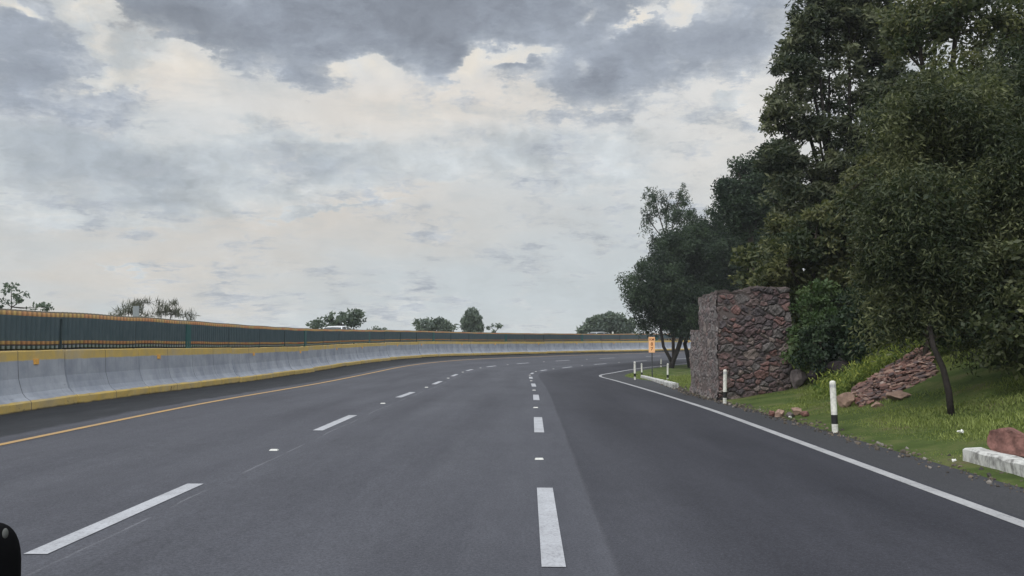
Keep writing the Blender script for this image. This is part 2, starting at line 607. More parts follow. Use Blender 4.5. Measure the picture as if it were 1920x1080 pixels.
def mat_asphalt():
    m, b, bs = newmat('asphalt')
    uv = b.n('ShaderNodeUVMap').outputs[0]
    sep = b.n('ShaderNodeSeparateXYZ')
    b.put(sep.inputs[0], uv)
    d = sep.outputs[0]
    geo = b.n('ShaderNodeTexCoord').outputs['Object']
    wob = b.m('MULTIPLY', b.m('SUBTRACT', b.noise(b.scalev(uv, .5, .5, 1), 1.2, 5, .6), .5), .05)
    dw = b.m('ADD', d, wob)
    base = srgb(99, 101, 108)
    col = b.mix(b.mr(b.noise(b.scalev(uv, .8, .07, 1), 1.4, 5, .6), .3, .7), (.058, .060, .073, 1), (.088, .091, .107, 1))
    # right lane: newer, darker surfacing
    right = b.mr(dw, -.36, -.40, 0, 1)
    depth_ = b.mr(d, -.38, -1.7, .62, 1.0, True)
    col = b.mix(b.m('MULTIPLY', right, depth_), col, b.mix(b.mr(b.noise(b.scalev(uv, .9, .10, 1), 1.1, 5, .6), .3, .7), (.023, .024, .032, 1), (.044, .045, .056, 1)))
    # tyre-polished tracks
    for c0 in (-2.9, -1.25, 1.0, 2.5, 4.4, 5.9):
        g = b.mr(b.m('ABSOLUTE', b.m('SUBTRACT', d, c0)), 0, .55, .2, 0, True)
        col = b.mix(g, col, b.vm('SCALE', col, scale=.75))
    # right shoulder a touch lighter and grittier
    sh = b.mr(dw, -3.62, -3.68, 0, 1)
    col = b.mix(b.m('MULTIPLY', sh, .7), col, (.050, .051, .055, 1))
    # grime along the foot of the barrier
    edge = b.m('ADD', d, b.m('MULTIPLY', b.m('SUBTRACT', b.noise(b.scalev(uv, 1.5, .6, 1), 1.5, 6, .7), .5), .5))
    gr = b.mr(edge, 7.12, 7.26, 0, 1)
    gcol = b.mix(b.mr(b.noise(b.scalev(uv, 1, .25, 1), 3, 5, .65), .3, .7), (.013, .015, .018, 1), (.030, .033, .038, 1))
    col = b.mix(b.m('MULTIPLY', gr, .92), col, gcol)
    # long crack beside the left lane line and the paving seam
    cw = b.m('MULTIPLY', b.m('SUBTRACT', b.noise(b.scalev(uv, 0, .4, 1), 1.0, 5, .6), .5), .16)
    cd = b.m('ABSOLUTE', b.m('SUBTRACT', b.m('ADD', d, cw), 3.02))
    ck = b.m('MULTIPLY', b.mr(cd, .0, .018, 1, 0), b.mr(b.noise(b.scalev(uv, 0, 1, 1), .9, 2), .42, .55))
    col = b.mix(b.m('MULTIPLY', ck, .6), col, (.20, .20, .22, 1))
    ck2 = b.m('MULTIPLY', b.mr(b.m('ABSOLUTE', b.m('SUBTRACT', b.m('ADD', d, b.m('MULTIPLY', cw, 2.5)), 2.75)), 0, .03, 1, 0), b.mr(b.noise(b.scalev(uv, 0, 1, 1), .5, 2), .5, .62))
    col = b.mix(b.m('MULTIPLY', ck2, .4), col, (.035, .035, .04, 1))
    sm = b.m('ABSOLUTE', b.m('ADD', dw, .38))
    col = b.mix(b.mr(sm, .0, .03, .25, 0), col, (.04, .04, .046, 1))
    # transverse joints, faint
    # speckle
    sp = b.noise(geo, 140, 3, .7)
    col = b.mix(b.mr(sp, .58, .75, 0, .5), col, (.16, .16, .175, 1))
    g3 = b.noise(b.scalev(uv, 1, .35, 1), 9, 5, .75)
    col = b.mix(b.mr(g3, .35, .7, 0, .5), col, b.vm('SCALE', col, scale=1.35))
    g4 = b.noise(geo, 45, 3, .85)
    col = b.mix(b.mr(g4, .38, .6, .7, 0), col, b.vm('SCALE', col, scale=.5))
    g5 = b.noise(geo, 70, 3, .85)
    col = b.mix(b.mr(g5, .55, .72, 0, .6), col, b.vm('SCALE', col, scale=1.7))
    sp2 = b.noise(geo, 90, 2, .7)
    col = b.mix(b.mr(sp2, .45, .25, 0, .5), col, (.03, .03, .036, 1))
    blot = b.noise(geo, .35, 6, .65)
    col = b.mix(b.mr(blot, .45, .7, 0, .35), col, b.vm('SCALE', col, scale=.65))
    b.put(bs.inputs['Base Color'], col)
    bs.inputs['Roughness'].default_value = .85
    bs.inputs['Specular IOR Level'].default_value = .2
    bn = b.n('ShaderNodeBump')
    bn.inputs['Strength'].default_value = .35
    bn.inputs['Distance'].default_value = .006
    b.put(bn.inputs['Height'], b.noise(geo, 110, 3, .7))
    b.put(bs.inputs['Normal'], bn.outputs[0])
    return m


M['asphalt'] = mat_asphalt()


def mat_line(name, c, worn):
    m, b, bs = newmat(name)
    geo = b.n('ShaderNodeTexCoord').outputs['Object']
    n1 = b.noise(geo, 45, 6, .75)
    n2 = b.noise(geo, 2.5, 5, .65)
    f = b.m('ADD', b.mr(n1, .48, .72, 0, .8), b.mr(n2, .42, .72, 0, .4), clamp=True)
    b.put(bs.inputs['Base Color'], b.mix(b.m('MULTIPLY', f, worn), c, (.15, .15, .16, 1)))
    bs.inputs['Roughness'].default_value = .7
    bs.inputs['Specular IOR Level'].default_value = .25
    return m


M['line_white'] = mat_line('line_white', (.40, .41, .44, 1), .95)
M['line_edge'] = mat_line('line_edge', (.36, .36, .37, 1), 1.0)
M['line_yellow'] = mat_line('line_yellow', (.42, .26, .09, 1), .95)


def mat_soil():
    m, b, bs = newmat('soil')
    geo = b.n('ShaderNodeTexCoord').outputs['Object']
    n1 = b.noise(geo, 1.3, 6, .65)
    n2 = b.noise(geo, 22, 5, .7)
    c = b.ramp(b.mr(n1, .3, .7), [(0, (.04, .06, .018)), (.45, (.07, .10, .028)), (.75, (.11, .125, .045)), (1, (.14, .115, .075))])
    c = b.mix(b.mr(n2, .5, .75, 0, .6), c, (.045, .05, .02, 1))
    b.put(bs.inputs['Base Color'], c)
    bs.inputs['Roughness'].default_value = .95
    bs.inputs['Specular IOR Level'].default_value = .1
    bn = b.n('ShaderNodeBump')
    bn.inputs['Strength'].default_value = .8
    bn.inputs['Distance'].default_value = .05
    b.put(bn.inputs['Height'], n2)
    b.put(bs.inputs['Normal'], bn.outputs[0])
    return m


M['soil'] = mat_soil()
s_fine = np.concatenate([np.arange(-40, 0, 4), np.arange(0, 120, .8), np.arange(120, 186, 3)])
tag(strip('road', s_fine, np.linspace(0, 1, 30), M['asphalt'], span=(.03, 9.6)), kind='structure')


def hillz(S, D, V):
    x, y = V[..., 0], V[..., 1]
    w = np.clip(DV(S) - D, 0, None)
    n = np.sin(x * 1.3 + y * .7) * .5 + np.sin(x * .5 - y * 1.1 + 2) * .7 + np.sin(x * 3.1 + 1) * np.sin(y * 2.7) * .35
    return n * np.clip(w / 6, 0, 1) * .16 - np.where(w < .04, .03, 0) + np.where((w >= .04) & (w < 1.6), .012, 0)


s_hill = np.concatenate([np.arange(-40, 0, 3), np.arange(0, 60, .5), np.arange(60, 186, 2)])
d_hill = np.concatenate([[.1, 0, -.07], -np.array([.2, .4, .6, .8, 1.1, 1.4, 1.8, 2.2, 2.6, 3, 3.5, 4, 4.5, 5, 6, 7, 8, 9.5, 11, 13, 15, 18, 22, 26, 30, 36])])
tag(strip('hillside', s_hill, d_hill, M['soil'], 0, zfun=hillz, verge=True), kind='structure')
tag(strip('opposite_road', np.arange(-40, 186, 2), np.linspace(10.8, 22.5, 5), M['asphalt'], .004), kind='structure')
tag(strip('embankment', np.arange(-40, 186, 3), np.array([9.65, 10.2, 10.9, 14, 22.3, 24, 30, 40, 60]), M['soil'], -.01), kind='structure')
g = MB()
g.add([[-6000, -6000, -6.2], [6000, -6000, -6.2], [6000, 6000, -6.2], [-6000, 6000, -6.2]], [[0, 1, 2, 3]])
tag(g.build('ground', M['soil']), kind='structure')


# ------------------------------------------------------------------ painted markings
def ribbons(name, segs, mat):
    Vs, Qs, n = [], [], 0
    for s0, s1, d, wd in segs:
        k = max(2, int((s1 - s0) / .8) + 1)
        s = np.linspace(s0, s1, k)
        a = P(s, d - wd / 2, .005)
        c = P(s, d + wd / 2, .005)
        V = np.stack([a, c], 1).reshape(-1, 3)
        i = np.arange(k - 1) * 2
        Vs.append(V)
        Qs.append(np.stack([i, i + 2, i + 3, i + 1], -1) + n)
        n += len(V)
    o = mesh_np(name, np.concatenate(Vs), np.concatenate(Qs)[:, ::-1], mat)
    return tag(o, kind='structure')


PER, DASH = 7.56, 2.47
SL0, SC0 = 2.96, 2.77
segs = []
# the first dashes of each row are surveyed; they are not evenly spaced on the road
DL_S = [(3.38, 5.96)]
DC_S = [(3.17, 5.90), (10.6, 13.1)]
for k in range(-2, 17):
    segs.append((DL_S[k] if 0 <= k < len(DL_S) else (SL0 + PER * k, SL0 + PER * k + DASH)) + (D_LEFT, .15))
    segs.append((DC_S[k] if 0 <= k < len(DC_S) else (SC0 + PER * k, SC0 + PER * k + DASH)) + (0, .145))
ribbons('lane_dashes', segs, M['line_white'])
ribbons('edge_line', [(-30, 150, D_EDGE, .14)], M['line_edge'])
ribbons('median_line', [(-30, 150, D_YEL, .12)], M['line_yellow'])

# raised reflective studs between the dashes
st = MB()
st.add([[-.05, -.04, 0], [.05, -.04, 0], [.05, .04, 0], [-.05, .04, 0], [-.04, -.025, .014], [.04, -.025, .014], [.04, .025, .014], [-.04, .025, .014]],
       [[0, 1, 5, 4], [1, 2, 6, 5], [2, 3, 7, 6], [3, 0, 4, 7], [4, 5, 6, 7]])
stud0 = None
ordn = ['nearest', 'second nearest', 'third nearest', 'fourth nearest', 'fifth nearest', 'sixth nearest', 'seventh nearest', 'eighth nearest', 'ninth nearest', 'tenth nearest']
for line, dd, s0 in (('left', D_LEFT - .02, SL0), ('right', .03, SC0)):
    for k in range(9):
        s = s0 + DASH + (PER - DASH) / 2 + PER * k + (.35 if line == 'left' else .0)
        if stud0 is None:
            o = st.build('road_stud', M['stud'])
            stud0 = o
        else:
            o = stud0.copy()
            COL.objects.link(o)
        o.location = P(s, dd, .002)
        o.rotation_euler = (0, 0, -heading(s))
        tag(o, 'small white road stud, %s along the %s dashed lane line' % (ordn[k], line), 'road stud', 'raised road studs between the lane dashes')


# ------------------------------------------------------------------ median barrier
def mat_barrier():
    m, b, bs = newmat('barrier_concrete')
    tc = b.n('ShaderNodeTexCoord').outputs['Object']
    oi = b.n('ShaderNodeObjectInfo')
    sep = b.n('ShaderNodeSeparateXYZ')
    b.put(sep.inputs[0], tc)
    off = b.vm('ADD', tc, b.vm('SCALE', (17., 31., 5.), scale=oi.outputs['Random']))
    z = sep.outputs[2]
    n1 = b.noise(off, 1.6, 5, .6)
    streak = b.noise(b.scalev(off, 1, 7, .8), 1.5, 5, .6)
    col = b.mix(b.mr(n1, .3, .7), (.24, .262, .31, 1), (.39, .41, .455, 1))
    col = b.mix(b.mr(streak, .52, .8, 0, .5), col, (.20, .21, .235, 1))
    # black scuffs from tyres near the foot
    sc_ = b.m('MULTIPLY', b.mr(b.noise(b.scalev(off, 1, 1.2, 9), 2.2, 6, .7), .62, .72, 0, .55), b.mr(z, .7, .2, 0, 1))
    col = b.mix(sc_, col, (.06, .06, .065, 1))
    wob = b.m('MULTIPLY', b.m('SUBTRACT', b.noise(off, 3, 4, .6), .5), .05)
    zz = b.m('ADD', z, wob)
    yel = b.mix(b.mr(b.noise(off, 4, 5, .65), .3, .72), (.62, .43, .11, 1), (.46, .35, .16, 1))
    fade = b.mr(b.noise(off, 1.1, 4, .6), .5, .75, 1, .55)
    top = b.mr(zz, .865, .89, 0, 1)
    bot = b.mr(zz, .182, .17, 0, 1)
    mk = b.m('MULTIPLY', b.m('MAXIMUM', top, bot), fade)
    col = b.mix(mk, col, yel)
    col = b.mix(b.mr(zz, .035, .0, 0, .9), col, (.03, .03, .03, 1))  # shadow gap and dirt under the foot, painted as a dark line
    chip = b.m('MULTIPLY', b.mr(b.noise(off, 7, 5, .7), .63, .68, 0, .8), b.mr(z, .25, .1, 0, 1))
    col = b.mix(chip, col, (.06, .055, .05, 1))
    mj = b.m('ABSOLUTE', b.m('SUBTRACT', sep.outputs[1], 1.55))
    col = b.mix(b.m('MULTIPLY', b.mr(mj, .003, .014, .95, 0), b.mr(b.noise(off, 2.5, 3), .3, .5, .5, 1)), col, (.07, .07, .08, 1))
    b.put(bs.inputs['Base Color'], col)
    bs.inputs['Roughness'].default_value = .75
    bs.inputs['Specular IOR Level'].default_value = .25
    bn = b.n('ShaderNodeBump')
    bn.inputs['Strength'].default_value = .3
    bn.inputs['Distance'].default_value = .01
    b.put(bn.inputs['Height'], b.noise(tc, 25, 4, .6))
    b.put(bs.inputs['Normal'], bn.outputs[0])
    return m


M['barrier'] = mat_barrier()
PROF = [(.43, -.02), (.43, .14), (.40, .175), (.32, .225), (.26, .30), (.215, .42), (.178, .56), (.165, .72), (.155, .90), (.15, 1.04), (.135, 1.055)]


def barrier_mesh(L, seed):
    rng = np.random.default_rng(seed)
    full = PROF + [(-x, z) for x, z in PROF[::-1]]
    full = np.array(full)
    n = len(full)
    ys = np.concatenate([[0, .015], np.linspace(.06, L - .06, 9), [L - .015, L]])
    V = []
    for i, y in enumerate(ys):
        sh = .028 if i in (0, len(ys) - 1) else 0
        q = full.copy()
        q[:, 0] -= np.sign(q[:, 0]) * sh
        q[:, 1] -= np.where(q[:, 1] > 1, sh * .8, 0)
        # the foot is chipped here and there
        q[:, 0] += np.where(q[:, 1] < .2, rng.normal(0, .004, n), rng.normal(0, .0015, n))
        V.append(np.c_[q[:, 0], np.full(n, y), q[:, 1]])
    V = np.concatenate(V)
    k = len(ys)
    i = np.arange(k - 1)[:, None] * n
    j = np.arange(n)[None]
    j2 = (j + 1) % n
    Q = np.stack([i + j, i + n + j, i + n + j2, i + j2], -1).reshape(-1, 4)
    cap0 = np.arange(n)[None]
    cap1 = (np.arange(n)[::-1] + (k - 1) * n)[None]
    return V, [Q, cap0, cap1]


DB = D_BAR + .43      # barrier axis
SEG = 3.12
pt = P(-26, DB)
s_cur = -26.0
sb = [s_cur]
while s_cur < 150:
    a = P(s_cur, DB)
    t = s_cur
    while np.linalg.norm(P(t, DB)[:2] - a[:2]) < SEG:
        t += .02
    s_cur = t
    sb.append(s_cur)
variants = []
for v in range(4):
    V, Fs = barrier_mesh(SEG - (.012, .03, .012, .022)[v], v)
    variants.append((V, Fs))
protos = {}
rf = MB()
rf.box(.154, .178, -.075, .075, .80, .90)
rngb = random.Random(4)
count = 0
ORD = ['first', 'second', 'third', 'fourth', 'fifth', 'sixth', 'seventh', 'eighth', 'ninth', 'tenth', 'eleventh', 'twelfth']
refl_mesh = None
for i in range(len(sb) - 1):
    a, c = Vector(P(sb[i], DB)), Vector(P(sb[i + 1], DB))
    if c.y < 1.0:
        continue
    v = rngb.randrange(4)
    if v not in protos:
        o = mesh_np('barrier_segment', variants[v][0], variants[v][1], M['barrier'])
        protos[v] = o
    else:
        o = protos[v].copy()
        COL.objects.link(o)
    dv = c - a
    hd = math.atan2(-dv.x, dv.y)
    o.location = a + Vector((rngb.uniform(-.012, .012), 0, rngb.uniform(-.012, .012)))
    o.rotation_euler = (math.atan2(dv.z, dv.xy.length) + rngb.uniform(-.003, .003), 0, hd + rngb.uniform(-.004, .004))
    if c.y >= 15.4:
        count += 1
    if count == 0:
        lab = 'grey-white concrete barrier segment nearest the viewer, beyond the left edge of the photo'
    elif count <= 10:
        lab = '%s grey-white concrete barrier segment counting from the left edge, yellow banded' % ORD[count - 1]
    elif a.x < 6:
        lab = 'grey-white concrete barrier segment in the middle distance left of the bend'
    elif a.x < 16:
        lab = 'far grey-white concrete barrier segment below the silver car in the bend'
    else:
        lab = 'farthest concrete barrier segment, behind the orange sign and tree trunks in the bend'
    tag(o, lab, 'barrier', 'concrete median barrier segments')
    if i % 2 == 0:
        if refl_mesh is None:
            q = rf.build('reflector', M['reflector'], o)
            refl_mesh = q
        else:
            q = refl_mesh.copy()
            COL.objects.link(q)
            q.parent = o
        q.location = (0, rngb.uniform(.5, 2.2), 0)


# ------------------------------------------------------------------ glare screen on the barrier
def mat_screen():
    m, b, bs = newmat('screen_panel')
    uv = b.n('ShaderNodeUVMap').outputs[0]     # u = metres along, v = height 0..1 (m)
    sep = b.n('ShaderNodeSeparateXYZ')
    b.put(sep.inputs[0], uv)
    u, v = sep.outputs[0], sep.outputs[1]
    crest = b.mr(b.m('COSINE', b.m('MULTIPLY', u, 2 * math.pi / .155)), -.2, .6, 0, 1)
    nlong = b.noise(b.scalev(uv, 1, 0, 0), .9, 4, .6)
    slat = b.noise(b.scalev(uv, 1, .3, 0), 8, 3, .6)
    teal = b.mix(b.mr(slat, .3, .7), (.044, .074, .086, 1), (.070, .100, .112, 1))
    org = b.ramp(b.mr(nlong, .35, .65), [(0, (.42, .15, .07)), (.4, (.46, .23, .09)), (.7, (.42, .29, .09)), (1, (.32, .22, .16))])
    gap = b.mix(.5, org, (.11, .055, .03, 1))
    org = b.mix(crest, gap, org)
    aq = b.mix(crest, (.05, .09, .09, 1), b.ramp(b.mr(nlong, .4, .6), [(0, (.25, .38, .37)), (1, (.33, .36, .44))]))
    c = teal
    c = b.mix(b.mr(v, .615, .622, 0, 1), c, org)
    c = b.mix(b.mr(v, .690, .697, 0, 1), c, (.10, .085, .06, 1))
    c = b.mix(b.mr(v, .172, .165, 0, 1), c, org)
    c = b.mix(b.mr(v, .112, .105, 0, 1), c, (.055, .045, .055, 1))
    c = b.mix(b.mr(v, .085, .08, 0, 1), c, aq)
    c = b.mix(b.mr(v, .032, .026, 0, 1), c, (.015, .018, .02, 1))
    b.put(bs.inputs['Base Color'], c)
    bs.inputs['Roughness'].default_value = .6
    return m


M['screen'] = mat_screen()
M['screen_green'] = simple('screen_green', (.02, .10, .095), .5, var=.1)
M['screen_dark'] = simple('screen_dark', (.04, .06, .065), .6)
M['screen_rail'] = simple('screen_rail', (.09, .075, .05), .6, var=.3)
fence = empty('glare_screen_fence', P(14, DB, 1.05))
tag(fence, 'low dark teal ribbed anti-glare screen with orange bands on top of the median barrier', 'fence')
fl = Vector(fence.location)
sp_i = 0
ps = rngb
for i in range(len(sb) - 1):
    if P(sb[i + 1], DB)[1] < 1:
        continue
    s0, s1 = sb[i], sb[i + 1]
    near = s0 < 75
    n = 160 if near else 40
    s = np.linspace(s0 + .001, s1 - .001, n)
    u = s + 0 * s
    dzs = rngb.uniform(-.008, .008)
    amp = .028 * np.cos(2 * math.pi * s / .155) if near else 0 * s
    rows = [0, .16, .40, .62, .72]
    V = []
    UV = []
    for r_ in rows:
        q = P(s, DB - .02 + amp * -1)
        q[:, 2] = np.interp(s, [s0, s1], [P(s0, DB)[2], P(s1, DB)[2]]) + 1.06 + r_ * 1.03 + dzs + .006 * np.sin(s * 2.1)
        V.append(q)
        UV.append(np.c_[s, np.full(n, r_)])
    V = np.concatenate(V) - np.array(fl)
    Q = np.concatenate([np.stack([np.arange(n - 1), np.arange(1, n), np.arange(1, n) + n, np.arange(n - 1) + n], -1) + k * n for k in range(len(rows) - 1)])
    pn = mesh_np('screen_panel', V, Q, M['screen'], fence, smooth=True, uv=np.concatenate(UV))
    sol = pn.modifiers.new('thick', 'SOLIDIFY')
    sol.thickness = .006
    # post at each panel end
    pb = MB()
    wide = .16 if (i % 4 == 3) else .02
    p0 = Vector(P(s0, DB)) - fl
    Mx = Matrix.Translation(p0) @ Matrix.Rotation(-heading(s0), 4, 'Z')
    pb.box(-.02, .045, -wide, wide, 1.04, 1.66 + (.04 if wide > .05 else 0), Mx)
    pb.build('post', M['screen_green'] if wide > .05 else M['screen_dark'], fence)


# ------------------------------------------------------------------ delineator posts
def post(loc, hgt=.76, r=.042, lean=0.0):
    e = empty('delineator_post', loc)
    b_ = MB()
    zs = [-.12, .17]
    b_.tube([[0, 0, -.12], [0, 0, hgt * .17]], r, 16)
    b_.build('foot', M['paint_white'], e, smooth=False)
    b_ = MB()
    b_.tube([[0, 0, hgt * .17], [0, 0, hgt * .345]], r + .002, 16)
    b_.build('black_band', M['paint_black'], e)
    b_ = MB()
    b_.tube([[0, 0, hgt * .345], [0, 0, hgt * .96], [0, 0, hgt * .985], [0, 0, hgt]], [r, r, r * .85, r * .4], 16)
    b_.build('shaft', M['paint_white'], e)
    b_ = MB()
    b_.tube([[0, 0, hgt * .87], [0, 0, hgt * .93]], r + .0015, 16)
    b_.build('reflective_ring', simple('ring', (.5, .5, .5), .35, .3), e)
    e.rotation_euler = (lean, lean * .6, 0)
    return e


posts = [((1566, 812), .78, .045, 'tall white delineator post with a black band beside the grass, nearest to the viewer'),
         ((1359, 757), .78, .043, 'white delineator post with a black band standing in front of the stone wall corner'),
         ((1252, 714), .80, .045, 'cream-white delineator post behind the far kerb, right of the orange sign'),
         ((1190.5, 712), .82, .047, 'leftmost white delineator post, standing on the asphalt left of the orange sign'),
         ((1203.5, 707), .82, .047, 'white delineator post at the left end of the far kerb, beside the orange sign'),
         ((1239.5, 688), .62, .055, 'farthest small white delineator post, just right of the orange sign')]
for (px, py), hh, rr, lab in posts:
    g_ = ground_at(px, py)
    e = post(g_, hh, rr, random.Random(px).uniform(-.035, .035))
    tag(e, lab, 'post', 'white delineator posts along the right edge')

# ------------------------------------------------------------------ kilometre sign
g_ = ground_at(1223, 712)
sg = empty('distance_sign', g_, R(-4))
tag(sg, 'narrow vertical orange kilometre sign reading KM 87 on a thin dark pole', 'sign')
Yd = g_.y
top = at(1222, 632, Yd).z - g_.z
bot = at(1222, 661, Yd).z - g_.z
wd = 11.5 / F * Yd
b_ = MB()
b_.box(-.025, .025, -.025, .025, -.2, top - .1)
b_.build('pole', M['steel'], sg)
b_ = MB()
b_.box(-wd / 2 - .01, wd / 2 - .01, -.045, -.03, bot, top)
bd = bevel(b_.build('panel', M['orange'], sg), .004, 1)


def text(name, body, size, loc, parent, mat):
    cu = bpy.data.curves.new(name, 'FONT')
    cu.body = body
    cu.size = size
    cu.align_x = 'CENTER'
    cu.align_y = 'CENTER'
    cu.extrude = .002
    cu.offset = size * .02
    o = bpy.data.objects.new(name, cu)
    COL.objects.link(o)
    cu.materials.append(mat)
    bpy.context.view_layer.update()
    me = bpy.data.meshes.new_from_object(o.evaluated_get(bpy.context.evaluated_depsgraph_get()))
    o2 = bpy.data.objects.new(name, me)
    COL.objects.link(o2)
    bpy.data.objects.remove(o)
    o2.location = loc
    o2.rotation_euler = (R(90), 0, 0)
    o2.parent = parent
    return o2


hgt = top - bot
text('lettering', 'KM', hgt * .22, (-.01, -.048, top - hgt * .16), bd, M['text'])
text('lettering', '8', hgt * .30, (-.01, -.048, top - hgt * .46), bd, M['text'])
text('lettering', '7', hgt * .30, (-.01, -.048, top - hgt * .77), bd, M['text'])


# ------------------------------------------------------------------ kerbs
def kerb(name, p0, p1, wd, ht, lab, seed=1, mat=None):
    p0, p1 = Vector(p0), Vector(p1)
    L = (p1 - p0).length
    n = max(4, int(L / .12))
    rng = np.random.default_rng(seed)
    prof = np.array([(-wd / 2, -.1), (-wd / 2, ht * .85), (-wd / 2 + .02, ht), (wd / 2 - .02, ht), (wd / 2, ht * .85), (wd / 2, -.1)])
    V = []
    for i in range(n + 1):
        q = prof + rng.normal(0, .006, prof.shape)
        V.append(np.c_[q[:, 0], np.full(6, L * i / n), q[:, 1]])
    V = np.concatenate(V)
    i = np.arange(n)[:, None] * 6
    j = np.arange(6)[None]
    j2 = (j + 1) % 6
    Q = np.stack([i + j, i + j2, i + 6 + j2, i + 6 + j], -1).reshape(-1, 4)[:, ::-1]
    o = mesh_np(name, V, [Q, np.arange(6)[None], (np.arange(6)[::-1] + n * 6)[None]], mat or M['kerb'])
    dv = p1 - p0
    o.location = p0
    o.rotation_euler = (math.atan2(dv.z, dv.xy.length), 0, math.atan2(-dv.x, dv.y))
    return tag(o, lab, 'kerb')


def mat_kerb():
    m, b, bs = newmat('kerb')
    tc = b.n('ShaderNodeTexCoord').outputs['Object']
    n1 = b.noise(b.scalev(tc, 1, 1, .5), 9, 6, .7)
    c = b.mix(b.mr(n1, .45, .62, 0, .85), (.52, .52, .50, 1), (.13, .125, .12, 1))
    b.put(bs.inputs['Base Color'], c)
    bs.inputs['Roughness'].default_value = .85
    return m


M['kerb'] = mat_kerb()
a_ = ground_at(1826, 873)
kerb('kerb', P(2.0, -4.70), P(7.7, -4.80), .22, .15, 'weathered white kerb block at the lower right corner below the red boulder', 3)
kerb('kerb', ground_at(1205, 710), ground_at(1266, 728), .24, .17, 'far worn white kerb below the orange sign', 4)
kerb('kerb', ground_at(1368, 750) + Vector((0, 0, .0)), ground_at(1440, 738), .12, .08, 'short thin white kerb running from the foot of the stone wall into the grass', 5, M['paint_white'])


# ------------------------------------------------------------------ stone wall
def wall():
    c0 = ground_at(1348, 752.5)          # near corner
    base_z = c0.z - .25
    H1 = at(1345, 548, c0.y).z
    H2 = H1 + .11
    Wd = (at(1480, 600, c0.y + .25).x - c0.x)
    L1, L2 = 2.75, 4.42
    H3 = H1 - .92
    # axes: front runs to the right and slightly away; side runs away
    fx = Vector((1, .10, 0)).normalized()
    farp = Vector((5.25, 25.3, 0))
    sy = Vector((farp.x - c0.x, farp.y - c0.y, 0)).normalized()
    rng = np.random.default_rng(11)
    V, Q, C, n = [], [], [], 0
    PAL = np.array([(.125, .088, .09), (.15, .098, .094), (.18, .105, .096), (.14, .125, .122), (.10, .08, .082), (.082, .07, .074), (.14, .105, .10), (.20, .16, .145)])

    def face(W0, W1, Z0, Z1, org, ax, nrm, res, sites, scol, prot, side):
        nonlocal n
        nx = max(2, int((W1 - W0) / res))
        nz = max(2, int((Z1 - Z0) / res))
        X, Z = np.meshgrid(np.linspace(W0, W1, nx), np.linspace(Z0, Z1, nz), indexing='ij')
        x = X.ravel()
        z = Z.ravel()
        xw = x + .007 * np.sin(z * 41 + x * 17) + .004 * np.sin(z * 97 + x * 60) + .012 * np.sin(z * 9 + x * 5)
        zw = z + .006 * np.sin(x * 43 + z * 21) + .004 * np.sin(x * 91 + z * 50) + .012 * np.sin(x * 7 + z * 3 + 4)
        F1 = np.full(len(x), 9.)
        F2 = np.full(len(x), 9.)
        I = np.zeros(len(x), int)
        for k, (sx_, sz_, ww) in enumerate(sites):
            d_ = np.sqrt(((xw - sx_) * .74) ** 2 + ((zw - sz_) * 1.2) ** 2) - ww
            m1 = d_ < F1
            F2 = np.where(m1, F1, np.minimum(F2, d_))
            I = np.where(m1, k, I)
            F1 = np.where(m1, d_, F1)
        e = F2 - F1
        t = np.clip((e - .012) / .04, 0, 1)
        t = t * t * (3 - 2 * t)
        rough = .004 * np.sin(x * 90 + I) * np.sin(z * 80 + I * 2) + .006 * np.sin(x * 33 + I * 3) * np.sin(z * 41 + I)
        h = t * (prot[I] + rough) + (1 - t) * rng.normal(0, .003, len(x))
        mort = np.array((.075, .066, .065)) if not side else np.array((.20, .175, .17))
        col = scol[I] * (1 + rng.normal(0, .10, (len(x), 1))) * (.85 + .3 * np.sin(x * 23 + z * 17 + I)[:, None] ** 2)
        tt = np.clip((e - .006) / .022, 0, 1)[:, None]
        col = col * tt + mort * (1 - tt)
        # keep borders on the arris
        hb = np.clip(h, -.02, .09)
        Vp = np.array(org)[None] + x[:, None] * np.array(ax)[None] + hb[:, None] * np.array(nrm)[None]
        Vp[:, 2] = base_z + z
        i = np.arange(nx - 1)[:, None] * nz
        j = np.arange(nz - 1)[None]
        q = np.stack([i + j, i + nz + j, i + nz + j + 1, i + j + 1], -1).reshape(-1, 4) + n
        if side:
            q = q[:, ::-1]
        V.append(Vp)
        Q.append(q)
        C.append(np.clip(col, .01, 1))
        n += len(Vp)

    def sites_for(Wm, Hm, num):
        pts = []
        tries = 0
        while len(pts) < num and tries < 60000:
            tries += 1
            ww = rng.choice([.0, .015, .035, .065, .085], p=[.22, .24, .24, .18, .12])
            x, z = rng.uniform(-.1, Wm + .1), rng.uniform(-.1, Hm + .1)
            if all(((x - a) * .74) ** 2 + ((z - c) * 1.2) ** 2 > (.052 + ww * .95 + w2 * .95) ** 2 for a, c, w2 in pts):
                pts.append((x, z, ww))
        return pts
    tot1, tot2, tot3 = H1 - base_z, H2 - base_z, H3 - base_z
    s1 = sites_for(Wd, tot2, 230)
    sc1 = PAL[rng.choice(len(PAL), len(s1), p=[.24, .14, .09, .12, .16, .12, .08, .05])]
    pr1 = rng.uniform(.02, .055, len(s1))
    fn = Vector((fx.y, -fx.x, 0))
    split = Wd * .46
    face(0, split, 0, tot1, c0, fx, fn, .0125, s1, sc1, pr1, False)
    face(split, Wd, 0, tot2, c0, fx, fn, .0125, s1, sc1, pr1, False)
    s2 = sites_for(L2, tot1, 560)
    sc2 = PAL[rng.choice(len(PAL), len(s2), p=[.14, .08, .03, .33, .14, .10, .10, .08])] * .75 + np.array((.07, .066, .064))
    pr2 = rng.uniform(.008, .03, len(s2))
    sn = Vector((-sy.y, sy.x, 0))
    face(0, L1, 0, tot1, c0, sy, sn, .017, s2, sc2, pr2, True)
    face(L1, L2, 0, tot3, c0, sy, sn, .017, s2, sc2, pr2, True)
    # core and rough mortar cap
    mb = MB()

